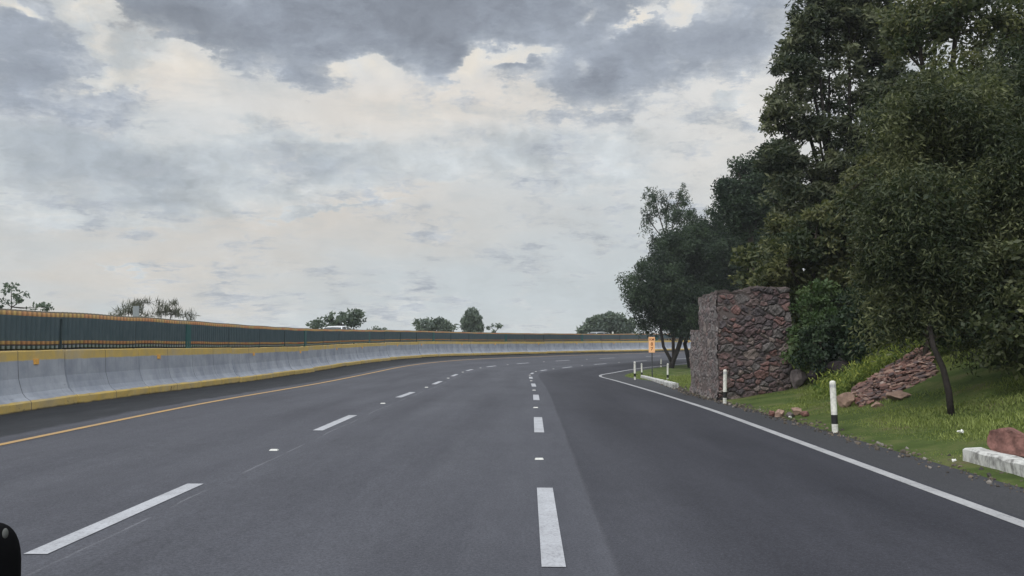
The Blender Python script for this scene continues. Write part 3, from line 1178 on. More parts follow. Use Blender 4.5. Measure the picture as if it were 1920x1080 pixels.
    def slab(u0, u1, v0, v1, z0, z1):
        c = []
        for z in (z0, z1):
            for v in (v0, v1):
                for u in (u0, u1):
                    p = c0 + fx * u + sy * v
                    c.append((p.x, p.y, z))
        mb.add(c, [[0, 2, 3, 1], [4, 5, 7, 6], [0, 1, 5, 4], [2, 6, 7, 3], [0, 4, 6, 2], [1, 3, 7, 5]])
    slab(.005, Wd - .005, .005, L1, base_z, H1 - .005)
    slab(.01, Wd - .01, L1 + .001, L2, base_z, H3 - .005)
    slab(split, Wd - .01, .01, L1 - .01, H1 - .004, H2 - .004)
    # irregular capping stones along the top edges
    r2 = random.Random(5)

    def caps(u0, u1, v0, v1, z):
        u = u0
        while u < u1:
            du = r2.uniform(.1, .24)
            v = v0
            while v < v1:
                dv = r2.uniform(.12, .26)
                hh = r2.uniform(.012, .045)
                slab(u + .004, min(u + du, u1) - .004, v + .004, min(v + dv, v1) - .004, z - .02, z + hh)
                v += dv
            u += du
    caps(-.02, split, -.03, L1 - .12, H1)
    caps(split, Wd, -.03, L1 - .12, H2)
    caps(-.01, Wd, L1 + .01, L2, H3)
    Vm = np.concatenate(mb.V)
    V.append(Vm)
    Q.append(np.concatenate(mb.Q) + n)
    C.append(np.tile(np.array((.13, .105, .10)), (len(Vm), 1)) * np.random.default_rng(2).uniform(.8, 1.2, (len(Vm), 1)))
    V = np.concatenate(V)
    q = V * 1.0
    for f_, a_ in ((5.3, .016), (11.7, .012), (23.0, .008)):
        ph = V * f_
        q += a_ * np.stack([np.sin(ph[:, 2] + 1.3 * np.sin(ph[:, 1] * .9)), np.sin(ph[:, 2] * 1.1 + 2 + np.sin(ph[:, 0])), .9 * np.sin(ph[:, 0] * 1.2 + ph[:, 1] * .8)], -1)
    V = q
    o = mesh_np('stone_wall', V - np.array(c0), np.concatenate(Q), M['masonry'], smooth=False, cols=np.concatenate(C))
    o.location = c0
    tag(o, 'square stepped block of dark reddish rubble masonry beside the right shoulder', 'wall')
    return c0, Wd


def mat_masonry():
    m, b, bs = newmat('masonry')
    at_ = b.n('ShaderNodeAttribute', attribute_name='tone')
    tc = b.n('ShaderNodeTexCoord').outputs['Object']
    n1 = b.noise(tc, 14, 6, .7)
    n2 = b.noise(tc, 2.2, 5, .6)
    c = b.mix(b.mr(n1, .3, .75, 0, .6), at_.outputs['Color'], b.vm('SCALE', at_.outputs['Color'], scale=.55))
    c = b.mix(b.mr(n2, .5, .75, 0, .35), c, (.12, .105, .10, 1))
    b.put(bs.inputs['Base Color'], c)
    bs.inputs['Roughness'].default_value = .92
    bs.inputs['Specular IOR Level'].default_value = .2
    bn = b.n('ShaderNodeBump')
    bn.inputs['Strength'].default_value = .7
    bn.inputs['Distance'].default_value = .012
    b.put(bn.inputs['Height'], b.noise(tc, 45, 5, .7))
    b.put(bs.inputs['Normal'], bn.outputs[0])
    return m


M['masonry'] = mat_masonry()
WC, WW = wall()


# ------------------------------------------------------------------ rocks
def ico(sub):
    import bmesh
    bm = bmesh.new()
    bmesh.ops.create_icosphere(bm, subdivisions=sub, radius=1)
    V = np.array([v.co[:] for v in bm.verts])
    T = np.array([[v.index for v in f.verts] for f in bm.faces])
    bm.free()
    return V, T


ICO2, ICO3 = ico(2), ico(4)


def rockV(rng, size, base):
    V = base.copy()
    # knock planar facets off the sphere for a broken-stone look
    for _ in range(18):
        nrm = rng.normal(size=3)
        nrm /= np.linalg.norm(nrm)
        c = rng.uniform(.48, .8)
        d_ = V @ nrm
        V = V - np.clip(d_ - c, 0, None)[:, None] * nrm * .95
    V += .03 * np.sin(V[:, [1, 2, 0]] * rng.uniform(4, 9) + rng.uniform(0, 6))
    V += .012 * np.sin(V[:, [2, 0, 1]] * 17 + rng.uniform(0, 6)) + rng.normal(0, .006, V.shape)
    return V * np.array(size)


def rotz(V, a):
    c, s = math.cos(a), math.sin(a)
    return np.c_[V[:, 0] * c - V[:, 1] * s, V[:, 0] * s + V[:, 1] * c, V[:, 2]]


def rock(px, py, wpx, hpx, mat, lab, seed, name='rock', group=None, sink=.25):
    g0 = ground_at(px, py)
    s_ = g0.y / F
    rng = np.random.default_rng(seed)
    V = rockV(rng, (wpx * s_ / 2, wpx * s_ / 2 * .8, hpx * s_ / 2 * 1.25), ICO3[0])
    V = rotz(V, rng.uniform(-.4, .4))
    o = mesh_np(name, V, ICO3[1], mat, smooth=False)
    o.location = g0 + Vector((0, 0, hpx * s_ / 2 * (1 - sink)))
    return tag(o, lab, name, group)


rock(1897, 866, 104, 66, M['rock_red'], 'large reddish boulder on the grass behind the kerb at the right edge', 3, 'boulder', sink=.05)
rg = 'small stones at the edge of the grass'
rock(1447, 782, 17, 13, M['rock_red'], 'small dark reddish stone, leftmost of the little heap beside the shoulder', 5, group=rg)
rock(1462, 783, 24, 18, M['rock_tan'], 'brown stone second from left in the little heap beside the shoulder', 6, group=rg)
rock(1480, 784, 22, 13, M['rock_grey'], 'low dark grey stone in the middle of the little heap beside the shoulder', 7, group=rg)
rock(1494, 780, 24, 20, M['rock_tan'], 'roundest tan stone in the little heap beside the shoulder', 8, group=rg)
rock(1509, 783, 18, 12, M['rock_red'], 'small pinkish stone, rightmost of the little heap beside the shoulder', 9, group=rg)
rg2 = 'rocks at the foot of the scree'
rock(1586, 766, 36, 32, M['rock_tan'], 'largest pinkish rock at the lower left end of the scree behind the near post', 10, group=rg2)
rock(1612, 762, 24, 18, M['rock_red'], 'dark red rock just right of the largest rock at the foot of the scree', 12, group=rg2)
rock(1646, 768, 30, 16, M['rock_tan'], 'flat pale rock half sunk in the grass below the scree', 13, group=rg2)
rock(1690, 752, 60, 22, M['rock_tan'], 'long tan rock lying under the middle of the scree', 14, group=rg2)
g0 = at(1668, 116, 24)
V = rockV(np.random.default_rng(4), (.3, .25, .2), ICO3[0])


def scree():
    rng = np.random.default_rng(21)
    mb = MB()
    poly = [(1600, 748), (1650, 712), (1700, 682), (1748, 654), (1764, 668), (1762, 700), (1715, 722), (1660, 745), (1628, 760)]
    ctr = [((1608, 752), 15), ((1642, 738), 22), ((1682, 716), 27), ((1716, 698), 31), ((1742, 684), 30)]
    cols = []
    k = 0
    for _ in range(3400):
        t = rng.uniform(0, 1)
        i = min(int(t * 4), 3)
        f_ = t * 4 - i
        cx = ctr[i][0][0] * (1 - f_) + ctr[i + 1][0][0] * f_
        cy = ctr[i][0][1] * (1 - f_) + ctr[i + 1][0][1] * f_
        hw = ctr[i][1] * (1 - f_) + ctr[i + 1][1] * f_
        o_ = rng.uniform(-1, 1) * hw
        g_ = ground_at(cx + o_ * .45, cy + o_ * .95)
        if g_ is None:
            continue
        r_ = rng.choice([.028, .045, .065, .10], p=[.35, .37, .22, .06]) * rng.uniform(.8, 1.2)
        V = rockV(rng, (r_ * 1.3, r_, r_ * .5), ICO2[0])
        V = rotz(V, rng.uniform(0, 6.28))
        V[:, 2] += V[:, 0] * rng.uniform(.0, .5)
        V += np.array(g_) + np.array([0, 0, rng.uniform(.0, .06) + .22 * (1 - (o_ / hw) ** 2) * rng.uniform(.3, 1)])
        mb.add(V, T=ICO2[1])
        c = np.array([(.20, .11, .09), (.14, .085, .075), (.27, .18, .145), (.10, .075, .075), (.32, .25, .22)])[rng.choice(5, p=[.3, .25, .2, .2, .05])]
        cols.append(np.tile(c * rng.uniform(.8, 1.2), (len(V), 1)))
    o = mb.build('rock_scree', M['masonry'], cols=np.concatenate(cols))
    tag(o, 'strip of loose reddish broken rock running down the grassy bank', 'scree', kind='stuff')


scree()
# dark hollow in the bank, right of the wall
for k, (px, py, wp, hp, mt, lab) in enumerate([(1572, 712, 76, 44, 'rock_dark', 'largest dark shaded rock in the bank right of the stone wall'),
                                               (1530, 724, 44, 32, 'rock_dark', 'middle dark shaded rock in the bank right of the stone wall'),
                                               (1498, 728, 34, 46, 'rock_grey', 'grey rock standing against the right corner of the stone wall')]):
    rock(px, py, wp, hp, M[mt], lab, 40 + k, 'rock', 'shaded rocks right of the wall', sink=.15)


# ------------------------------------------------------------------ foliage
def leaves(cent, crad, per, ll, lw, rng, droop=0.0, hang=0.0, bias=None, lightup=.0):
    """cent (n,3) clump centres, crad (n,) radii -> quads + per-vertex 'var'"""
    n = len(cent)
    N = n * per
    ci = np.repeat(np.arange(n), per)
    dv = rng.normal(size=(N, 3))
    dv /= np.linalg.norm(dv, axis=1)[:, None]
    rr = rng.uniform(0, 1, N) ** .45
    p = cent[ci] + dv * (crad[ci] * rr)[:, None] * np.array([1, 1, .75])
    if hang:
        p[:, 2] -= rng.uniform(0, 1, N) ** 1.6 * hang * crad[ci]
    a = rng.normal(size=(N, 3)) + dv * .5
    a[:, 2] = a[:, 2] * (1 - droop) - droop * 1.8
    a /= np.linalg.norm(a, axis=1)[:, None]
    t = rng.normal(size=(N, 3))
    t[:, 2] *= .6
    t = np.cross(a, t)
    t /= np.linalg.norm(t, axis=1)[:, None] + 1e-9
    L = (ll * rng.uniform(.6, 1.3, N))[:, None]
    Wd = (lw * rng.uniform(.7, 1.3, N))[:, None]
    v0 = p - a * L * .5
    v1 = p + t * Wd * .5 - a * L * .05
    v2 = p + a * L * .5
    v3 = p - t * Wd * .5 - a * L * .05
    V = np.stack([v0, v1, v2, v3], 1).reshape(-1, 3)
    Q = np.arange(N * 4).reshape(-1, 4)
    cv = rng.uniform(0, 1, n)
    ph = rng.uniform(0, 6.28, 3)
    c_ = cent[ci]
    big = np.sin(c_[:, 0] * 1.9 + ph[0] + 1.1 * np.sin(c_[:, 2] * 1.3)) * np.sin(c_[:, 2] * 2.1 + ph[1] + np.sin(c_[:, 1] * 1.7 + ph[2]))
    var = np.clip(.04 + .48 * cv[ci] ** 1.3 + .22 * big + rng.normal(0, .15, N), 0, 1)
    return V, Q, np.repeat(var, 4)


def lobe_clumps(lobes, density, rng, shell=.5, gaps=()):
    cs = []
    for (c, r) in lobes:
        vol = r[0] * r[1] * r[2]
        k = max(3, int(density * (vol ** (2 / 3))))
        dv = rng.normal(size=(k, 3))
        dv /= np.linalg.norm(dv, axis=1)[:, None]
        rr = shell + (1 - shell) * rng.uniform(0, 1, k) ** .6
        bump = 1 + .12 * np.sin(dv[:, 0] * 5 + c[0]) + .12 * np.sin(dv[:, 2] * 6 + c[1]) + rng.normal(0, .06, k)
        cs.append(np.array(c)[None] + dv * rr[:, None] * bump[:, None] * np.array(r)[None])
    cs = np.concatenate(cs)
    return cs


def make_tree(name, base, lobes, leaf, label, cat, seed, density=14, per=110, crad=.45, ll=.13, lw=.05, droop=0.0, hang=0.0,
              trunk_r=.16, fork=.35, bark='bark', trunk_pts=None, group=None, shell=.45, core=True, stems=1, keep=1.0, sky=(), extra=()):
    rng = np.random.default_rng(seed)
    base = Vector(base)
    root = empty(name, base)
    B = np.array(base)
    cs = lobe_clumps([((np.array(c) - B), r) for c, r in lobes], density, rng, shell)
    if keep < 1:
        cs = cs[rng.uniform(size=len(cs)) < keep]
    for (x0, y0, x1, y1, pk) in sky:      # openings in the crown through which the sky shows
        v = cs + B
        px = 960 + F * v[:, 0] / v[:, 1]
        py = 638 - F * (v[:, 2] - HC) / v[:, 1]
        inside = (px > x0) & (px < x1) & (py > y0) & (py < y1)
        cs = cs[~(inside & (rng.uniform(size=len(cs)) > pk))]
    rad = crad * rng.uniform(.6, 1.35, len(cs))
    V, Q, var = leaves(cs, rad, per, ll, lw, rng, droop, hang)
    if core:
        cc = lobe_clumps([((np.array(c) - B), np.array(r) * .62) for c, r in lobes], density * .5, rng, .1)
        if sky:
            for (x0, y0, x1, y1, pk) in sky:
                v = cc + B
                px = 960 + F * v[:, 0] / v[:, 1]
                py = 638 - F * (v[:, 2] - HC) / v[:, 1]
                cc = cc[~((px > x0 - 15) & (px < x1 + 15) & (py > y0 - 15) & (py < y1 + 15))]
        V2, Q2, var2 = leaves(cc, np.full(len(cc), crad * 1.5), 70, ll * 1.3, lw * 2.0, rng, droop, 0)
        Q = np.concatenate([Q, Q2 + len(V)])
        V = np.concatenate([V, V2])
        var = np.concatenate([var, var2 * .5])  # inner leaves coloured darker, painting the shade inside the crown
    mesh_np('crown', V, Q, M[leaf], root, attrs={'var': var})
    # trunk with limbs reaching every lobe and twigs to part of the clumps
    mb = MB()
    lc = [np.array(c) - B for c, r in lobes]
    ctr = np.mean(lc, axis=0)
    lowz = max(.3, min(c[2] - r[2] for c, r in zip(lc, [r for _, r in lobes])))
    if trunk_pts is not None:
        tp = np.array([np.array(q) - B for q in trunk_pts])
    else:
        topz = max(lowz + .3, ctr[2] * fork)
        tp = np.array([[0, 0, -.3], [ctr[0] * .06, ctr[1] * .06, topz * .35], [ctr[0] * .2 + rng.normal(0, .05), ctr[1] * .2, topz * .7], [ctr[0] * .45, ctr[1] * .45, topz]])
    mb.tube(tp, np.linspace(trunk_r * 1.15, trunk_r * .75, len(tp)), 10)
    end = tp[-1]
    limbs = []
    for c in lc:
        mid = end * .5 + c * .5 + rng.normal(0, .12, 3) * np.linalg.norm(c - end) * .5
        mid[2] -= .08 * np.linalg.norm(c - end)
        pts = np.array([end * (1 - t) ** 2 + 2 * mid * t * (1 - t) + c * t * t for t in np.linspace(0, 1, 7)])
        mb.tube(pts, np.linspace(trunk_r * .62, trunk_r * .2, 7), 7)
        limbs.append(pts)
    LP = np.concatenate(limbs)
    pick = rng.permutation(len(cs))[:min(len(cs), 130)]
    for i in pick:
        c = cs[i]
        dd = np.linalg.norm(LP - c, axis=1) + np.maximum(0, LP[:, 2] - c[2]) * .8
        s_ = LP[dd.argmin()]
        mid = (s_ + c) / 2 + rng.normal(0, .08, 3)
        mb.tube(np.array([s_, mid, c]), [trunk_r * .16, trunk_r * .10, trunk_r * .04], 4, False)
    for st_ in extra:
        mb.tube(np.array([np.array(q) - B for q in st_]), np.linspace(trunk_r * .75, trunk_r * .5, len(st_)), 8)
    mb.build('trunk', M[bark], root, smooth=True)
    tag(root, label, cat, group)
    return root


def L3(px, py, rx, ry, Y, rd=None):
    """lobe from apparent centre and size at distance Y"""
    c = at(px, py, Y)
    k = Y / F
    return (tuple(c), (rx * k, (rd if rd else (rx + ry) / 2 * k), ry * k))


def foot(px, Y):
    x = (px - 960) / F * Y
    return Vector((x, Y, surf(x, Y)))


# --- trees of the right bank
g1 = ground_at(1256, 690)
Y1 = g1.y
make_tree('pepper_tree', g1, [L3(1236, 540, 62, 72, Y1), L3(1290, 470, 74, 70, Y1 + 1), L3(1350, 475, 80, 78, Y1 + 1), L3(1300, 570, 95, 48, Y1),
                              L3(1375, 560, 70, 70, Y1 + 2)],
          'leaf_dark', 'dense dark drooping tree with a forked trunk behind the orange sign', 'tree', 1, density=26, per=120, crad=.6, ll=.24, lw=.075,
          droop=.5, hang=.9, trunk_r=.2, bark='bark_dark', trunk_pts=[g1 - Vector((0, 0, .3)), at(1262, 676, Y1), at(1272, 652, Y1), at(1283, 615, Y1)],
          extra=[[at(1260, 680, Y1), at(1254, 668, Y1), at(1244, 650, Y1), at(1238, 610, Y1)]])
gb = foot(1294, Y1 + 1.5)
make_tree('pepper_tree', gb, [L3(1330, 560, 70, 60, Y1 + 2), L3(1400, 470, 60, 90, Y1 + 3), L3(1440, 480, 60, 80, Y1 + 3), L3(1420, 600, 70, 70, Y1 + 2)],
          'leaf_dark', 'dark leaning-trunk tree between the forked tree and the stone wall', 'tree', 2, density=24, per=110, crad=.62, ll=.24, lw=.075, droop=.5, hang=1.0,
          trunk_r=.17, bark='bark_dark', trunk_pts=[gb - Vector((0, 0, .3)), at(1290, 668, Y1 + 1.5), at(1284, 645, Y1 + 1.5), at(1296, 610, Y1 + 1.5)])
gc = foot(1262, Y1 + 9)
Yc = Y1 + 9
make_tree('airy_tree', gc, [L3(1228, 372, 20, 26, Yc), L3(1275, 366, 24, 20, Yc), L3(1216, 410, 14, 22, Yc), L3(1250, 395, 26, 22, Yc), L3(1226, 450, 14, 18, Yc), L3(1290, 400, 18, 16, Yc)],
          'leaf_dark', 'thin airy treetop with hanging tufts rising above the dark drooping tree', 'tree', 3, density=17, per=46, crad=.42, ll=.26, lw=.075, droop=.6, hang=1.6,
          trunk_r=.13, core=False, shell=.2)
gd = foot(1410, 50)
make_tree('evergreen_tree', gd, [L3(1392, 340, 42, 42, 50), L3(1430, 370, 55, 55, 50), L3(1400, 400, 50, 45, 50), L3(1450, 310, 40, 50, 51), L3(1365, 362, 20, 24, 50)],
          'leaf_dark', 'rounded dark evergreen crown between the airy treetop and the tall tree', 'tree', 4, density=26, per=110, crad=.6, ll=.22, lw=.09, trunk_r=.2, sky=[(1372, 328, 1392, 345, .2)])
Yt = 27
gt = foot(1600, Yt)
make_tree('tall_tree', gt, [L3(1530, 40, 52, 70, Yt), L3(1488, 140, 36, 60, Yt), L3(1468, 225, 42, 60, Yt), L3(1465, 310, 42, 58, Yt - .3), L3(1500, 395, 66, 58, Yt - .5),
                            L3(1560, 345, 66, 62, Yt - .5), L3(1590, 0, 80, 66, Yt), L3(1650, 60, 70, 90, Yt + .3), L3(1665, 180, 52, 90, Yt), L3(1535, 250, 46, 44, Yt),
                            L3(1555, 140, 48, 70, Yt), L3(1600, 200, 44, 60, Yt), L3(1630, 300, 66, 76, Yt), L3(1500, 60, 30, 50, Yt)],
          'leaf_grey', 'tallest tree with long narrow leaves and sky gaps, rising past the top of the frame', 'tree', 5, density=46, per=95, crad=.36, ll=.21, lw=.062, droop=.25,
          trunk_r=.15, bark='bark_dark', fork=.42, core=False, shell=.25, sky=[(1545, 95, 1618, 215, .35), (1500, 150, 1540, 195, .5), (1570, 215, 1612, 245, .4)])
Y4 = 23.5
make_tree('broadleaf_tree', foot(1540, Y4), [L3(1480, 500, 60, 50, Y4), L3(1530, 440, 60, 60, Y4), L3(1590, 420, 60, 70, Y4), L3(1600, 520, 70, 70, Y4), L3(1530, 560, 60, 50, Y4 + .5), L3(1440, 520, 34, 40, Y4 + 1), L3(1412, 505, 36, 50, Y4 + 3), L3(1480, 445, 48, 48, Y4 + 2.5), L3(1545, 450, 50, 60, Y4 + 2.5), L3(1530, 515, 60, 50, Y4 + 2)],
          'leaf_olive', 'olive green leafy tree directly above and behind the stone wall', 'tree', 6, density=34, per=90, crad=.32, ll=.17, lw=.06, trunk_r=.13)
Y5 = 14.2
g5 = ground_at(1785, 777)
Y5 = g5.y
make_tree('pepper_tree', g5, [L3(1760, 220, 115, 110, Y5 + 1), L3(1870, 330, 130, 150, Y5 + 1), L3(1715, 400, 105, 115, Y5 + .4), L3(1810, 500, 140, 115, Y5 + .6), L3(1690, 520, 75, 85, Y5 + .8),
                              L3(1930, 180, 110, 110, Y5 + 1.5), L3(1940, 520, 90, 120, Y5 + 1.0)],
          'leaf_pepper', 'large soft olive-green drooping tree on the near bank with a thin bent dark trunk', 'tree', 7, density=64, per=300, crad=.36, ll=.10, lw=.024, droop=.45, hang=1.1,
          trunk_r=.045, bark='bark_dark', trunk_pts=[g5 - Vector((0, 0, .2)), at(1779, 735, Y5), at(1768, 690, Y5 + .03), at(1750, 650, Y5 + .1), at(1740, 600, Y5 + .3), at(1760, 520, Y5 + .6)])
Y6 = 21
make_tree('olive_tree', foot(1790, Y6), [L3(1720, 60, 70, 70, Y6), L3(1800, 10, 90, 70, Y6), L3(1890, 60, 90, 80, Y6), L3(1960, 130, 70, 90, Y6), L3(1700, 250, 60, 90, Y6), L3(1780, 180, 80, 90, Y6), L3(1880, 200, 90, 90, Y6 + 1), L3(1650, 330, 50, 80, Y6 + 1), L3(1800, 330, 90, 90, Y6 + 1)],
          'leaf_olive', 'dark olive tree filling the upper right corner behind the drooping tree', 'tree', 8, density=36, per=90, crad=.34, ll=.15, lw=.055, trunk_r=.2)
Y7 = 12.6
make_tree('dark_shrub', foot(1945, Y7), [L3(1930, 610, 90, 90, Y7), L3(1990, 500, 90, 120, Y7)],
          'leaf_pepper', 'dark shaded shrub low at the right edge under the drooping tree', 'shrub', 9, density=50, per=110, crad=.26, ll=.11, lw=.05, trunk_r=.05)
make_tree('green_shrub', foot(1520, 20.9), [L3(1520, 600, 42, 55, 20.9), L3(1500, 650, 26, 45, 20.6), L3(1545, 560, 40, 40, 21.3)],
          'leaf_bright', 'bright green shrub growing against the right side of the stone wall', 'shrub', 10, density=40, per=90, crad=.22, ll=.10, lw=.045, trunk_r=.05)
make_tree('dark_shrub', foot(1590, 21.5), [L3(1590, 610, 60, 60, 21.0), L3(1640, 580, 60, 50, 21.0), L3(1540, 660, 42, 40, 20.2), L3(1585, 668, 40, 34, 20.1), L3(1570, 620, 50, 40, 20.4)],
          'leaf_dark', 'dark shrub hanging over the shaded outcrop right of the wall', 'shrub', 11, density=40, per=90, crad=.25, ll=.12, lw=.05, trunk_r=.05)
make_tree('dark_shrub', foot(1730, 17.5), [L3(1700, 600, 50, 38, 17.5), L3(1750, 590, 50, 50, 17.8), L3(1820, 620, 60, 50, 17.5)],
          'leaf_dark', 'dark shrub on the slope directly behind the top of the scree', 'shrub', 12, density=40, per=90, crad=.24, ll=.11, lw=.05, trunk_r=.05)

# --- undergrowth up the slope behind the trees
rngu = random.Random(8)
bushes = []
for k, lf in enumerate(('leaf_dark', 'leaf_olive', 'leaf_pepper')):
    b0 = make_tree('hillside_bush', (0, 0, 0), [((0, 0, .9), (1.0, 1.0, .9)), ((.8, .2, .7), (.8, .8, .7)), ((-.7, .3, .8), (.8, .7, .8)), ((.1, .1, 1.6), (.7, .7, .7))],
                   lf, 'x', 'bush', 60 + k, density=34, per=90, crad=.32, ll=.17, lw=.07, trunk_r=.06)
    bushes.append([b0, False])
spots = []
for s, d in [(22, -13), (24, -16), (27, -12.5), (28, -17), (30, -21), (31, -14), (33, -18), (34, -11), (35, -23), (37, -15), (38, -20), (40, -12), (41, -17), (43, -22), (44, -13), (26, -21),
             (20, -17), (18, -13), (16, -16), (29, -26), (34, -28), (47, -16), (50, -12), (48, -20), (39, -26), (24, -25), (53, -16), (60, -15), (14, -11), (17, -10), (20, -10)]:
    spots.append((s, d))
for k, (s, d) in enumerate(spots):
    item = bushes[k % 3]
    if item[1]:
        o = copy_tree(item[0])
    else:
        o = item[0]
        item[1] = True
    sc_ = rngu.uniform(1.1, 2.0)
    p_ = P(s, d)
    o.location = (p_[0], p_[1], p_[2] - .2)
    o.scale = (sc_, sc_, sc_ * rngu.uniform(.9, 1.3))
    o.rotation_euler = (0, 0, rngu.uniform(0, 6.28))
    kind = ('dark green', 'olive', 'grey-green')[k % 3]
    tag(o, '%s undergrowth bush on the wooded slope, showing between the trees' % kind, 'bush', '%s bushes covering the wooded slope' % kind)

# --- trees beyond the median
far = [
    ('leafy_tree', 36, [(5, 560, 34, 26), (40, 560, 26, 18), (22, 535, 14, 10), (70, 580, 18, 9), (85, 575, 8, 6)], 'leaf_far', 'leafy tree top showing above the screen at the left edge', 'tree', dict(crad=.24, ll=.16, lw=.10, density=22, per=18, core=False, keep=.9, shell=.2, tr=.035)),
    ('feathery_shrub', 48, [(240, 582, 26, 16), (262, 572, 20, 16), (225, 590, 18, 8)], 'twig_far', 'left half of the bare feathery shrubs, around the small grey board', 'shrub', dict(crad=.34, ll=.5, lw=.04, density=26, per=24, core=False, shell=.05, droop=-.9, tr=.03)),
    ('feathery_shrub', 50, [(315, 575, 18, 20), (338, 588, 22, 12), (295, 590, 22, 10), (360, 590, 10, 8)], 'twig_far', 'right half of the bare feathery shrubs, with upright tips', 'shrub', dict(crad=.34, ll=.5, lw=.04, density=26, per=24, core=False, shell=.05, droop=-.9, tr=.03)),
    ('leafy_tree', 78, [(655, 596, 28, 18), (672, 590, 16, 13), (638, 604, 26, 12), (605, 606, 22, 8), (583, 609, 10, 5), (620, 600, 16, 10)], 'leaf_far', 'broken-edged tree above the screen behind the white car roof', 'tree', dict(crad=.42, ll=.34, lw=.17, density=17, per=30, core=False, shell=.2)),
    ('low_bush', 84, [(697, 616, 16, 6), (716, 620, 10, 4)], 'leaf_far', 'very low bush just right of the tree behind the white car', 'bush', dict(crad=.35, ll=.3, lw=.12, density=16, per=30, core=False)),
    ('round_tree', 110, [(812, 612, 26, 17), (795, 619, 16, 9), (832, 618, 16, 11)], 'leaf_far', 'small dome-shaped tree above the screen left of the conical one', 'tree', dict(crad=.7, ll=.4, lw=.2, density=17, per=48, core=False)),
    ('thin_bush', 112, [(850, 615, 9, 9)], 'leaf_far', 'thin see-through bush between the dome-shaped and conical trees', 'bush', dict(crad=.5, ll=.4, lw=.2, density=8, per=20, core=False)),
    ('conical_tree', 110, [(886, 605, 16, 24), (886, 618, 22, 12), (884, 592, 9, 12)], 'leaf_far', 'small conical tree above the screen', 'tree', dict(crad=.6, ll=.5, lw=.16, density=26, per=80, droop=-.4)),
    ('thin_bush', 112, [(930, 618, 12, 9), (918, 610, 10, 8), (936, 612, 5, 4)], 'leaf_far', 'wispy see-through bush just right of the conical tree', 'bush', dict(crad=.4, ll=.4, lw=.2, density=8, per=12, core=False)),
    ('dark_bush', 120, [(1130, 608, 22, 17), (1148, 602, 14, 18), (1105, 620, 16, 9), (1165, 612, 20, 18)], 'leaf_far', 'dark clump of foliage behind the silver car beyond the median', 'bush', dict(crad=.8, ll=.5, lw=.25, density=24, per=80)),
]
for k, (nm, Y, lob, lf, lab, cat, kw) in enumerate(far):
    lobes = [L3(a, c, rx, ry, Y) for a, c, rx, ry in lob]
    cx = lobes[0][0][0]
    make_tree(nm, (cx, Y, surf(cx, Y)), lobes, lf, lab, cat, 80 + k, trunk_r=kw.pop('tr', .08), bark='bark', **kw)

# small grey board and a white post seen over the screen
gk = at(255, 590, 46)
base_z = surf(gk.x, 46)
e = empty('roadside_board', (gk.x, 46, base_z))
tag(e, 'small plain grey board on a post among the feathery shrubs beyond the median', 'sign')
tz, bz = at(255, 574, 46).z - base_z, at(255, 606, 46).z - base_z
b_ = MB()
b_.box(-.17, .17, -.02, .02, bz, tz)
bevel(b_.build('board', M['board_grey'], e), .006, 1)
b_ = MB()
b_.tube([[0, .05, -.2], [0, .05, tz - .1]], .035, 10)
b_.build('pole', M['steel'], e)
gk = at(1149, 628, 112)
zb = surf(gk.x, 112)
e = empty('marker_post', (gk.x, 112, zb))
tag(e, 'tiny white post beside the silver car beyond the median', 'post')
b_ = MB()
b_.tube([[0, 0, -.2], [0, 0, at(1149, 622, 112).z - zb]], .11, 10)
b_.build('shaft', M['paint_white'], e)
b_ = MB()
b_.tube([[0, 0, at(1149, 622, 112).z - zb + .001], [0, 0, at(1149, 622, 112).z - zb + .06]], [.11, .05], 10)
b_.build('cap', M['steel'], e)


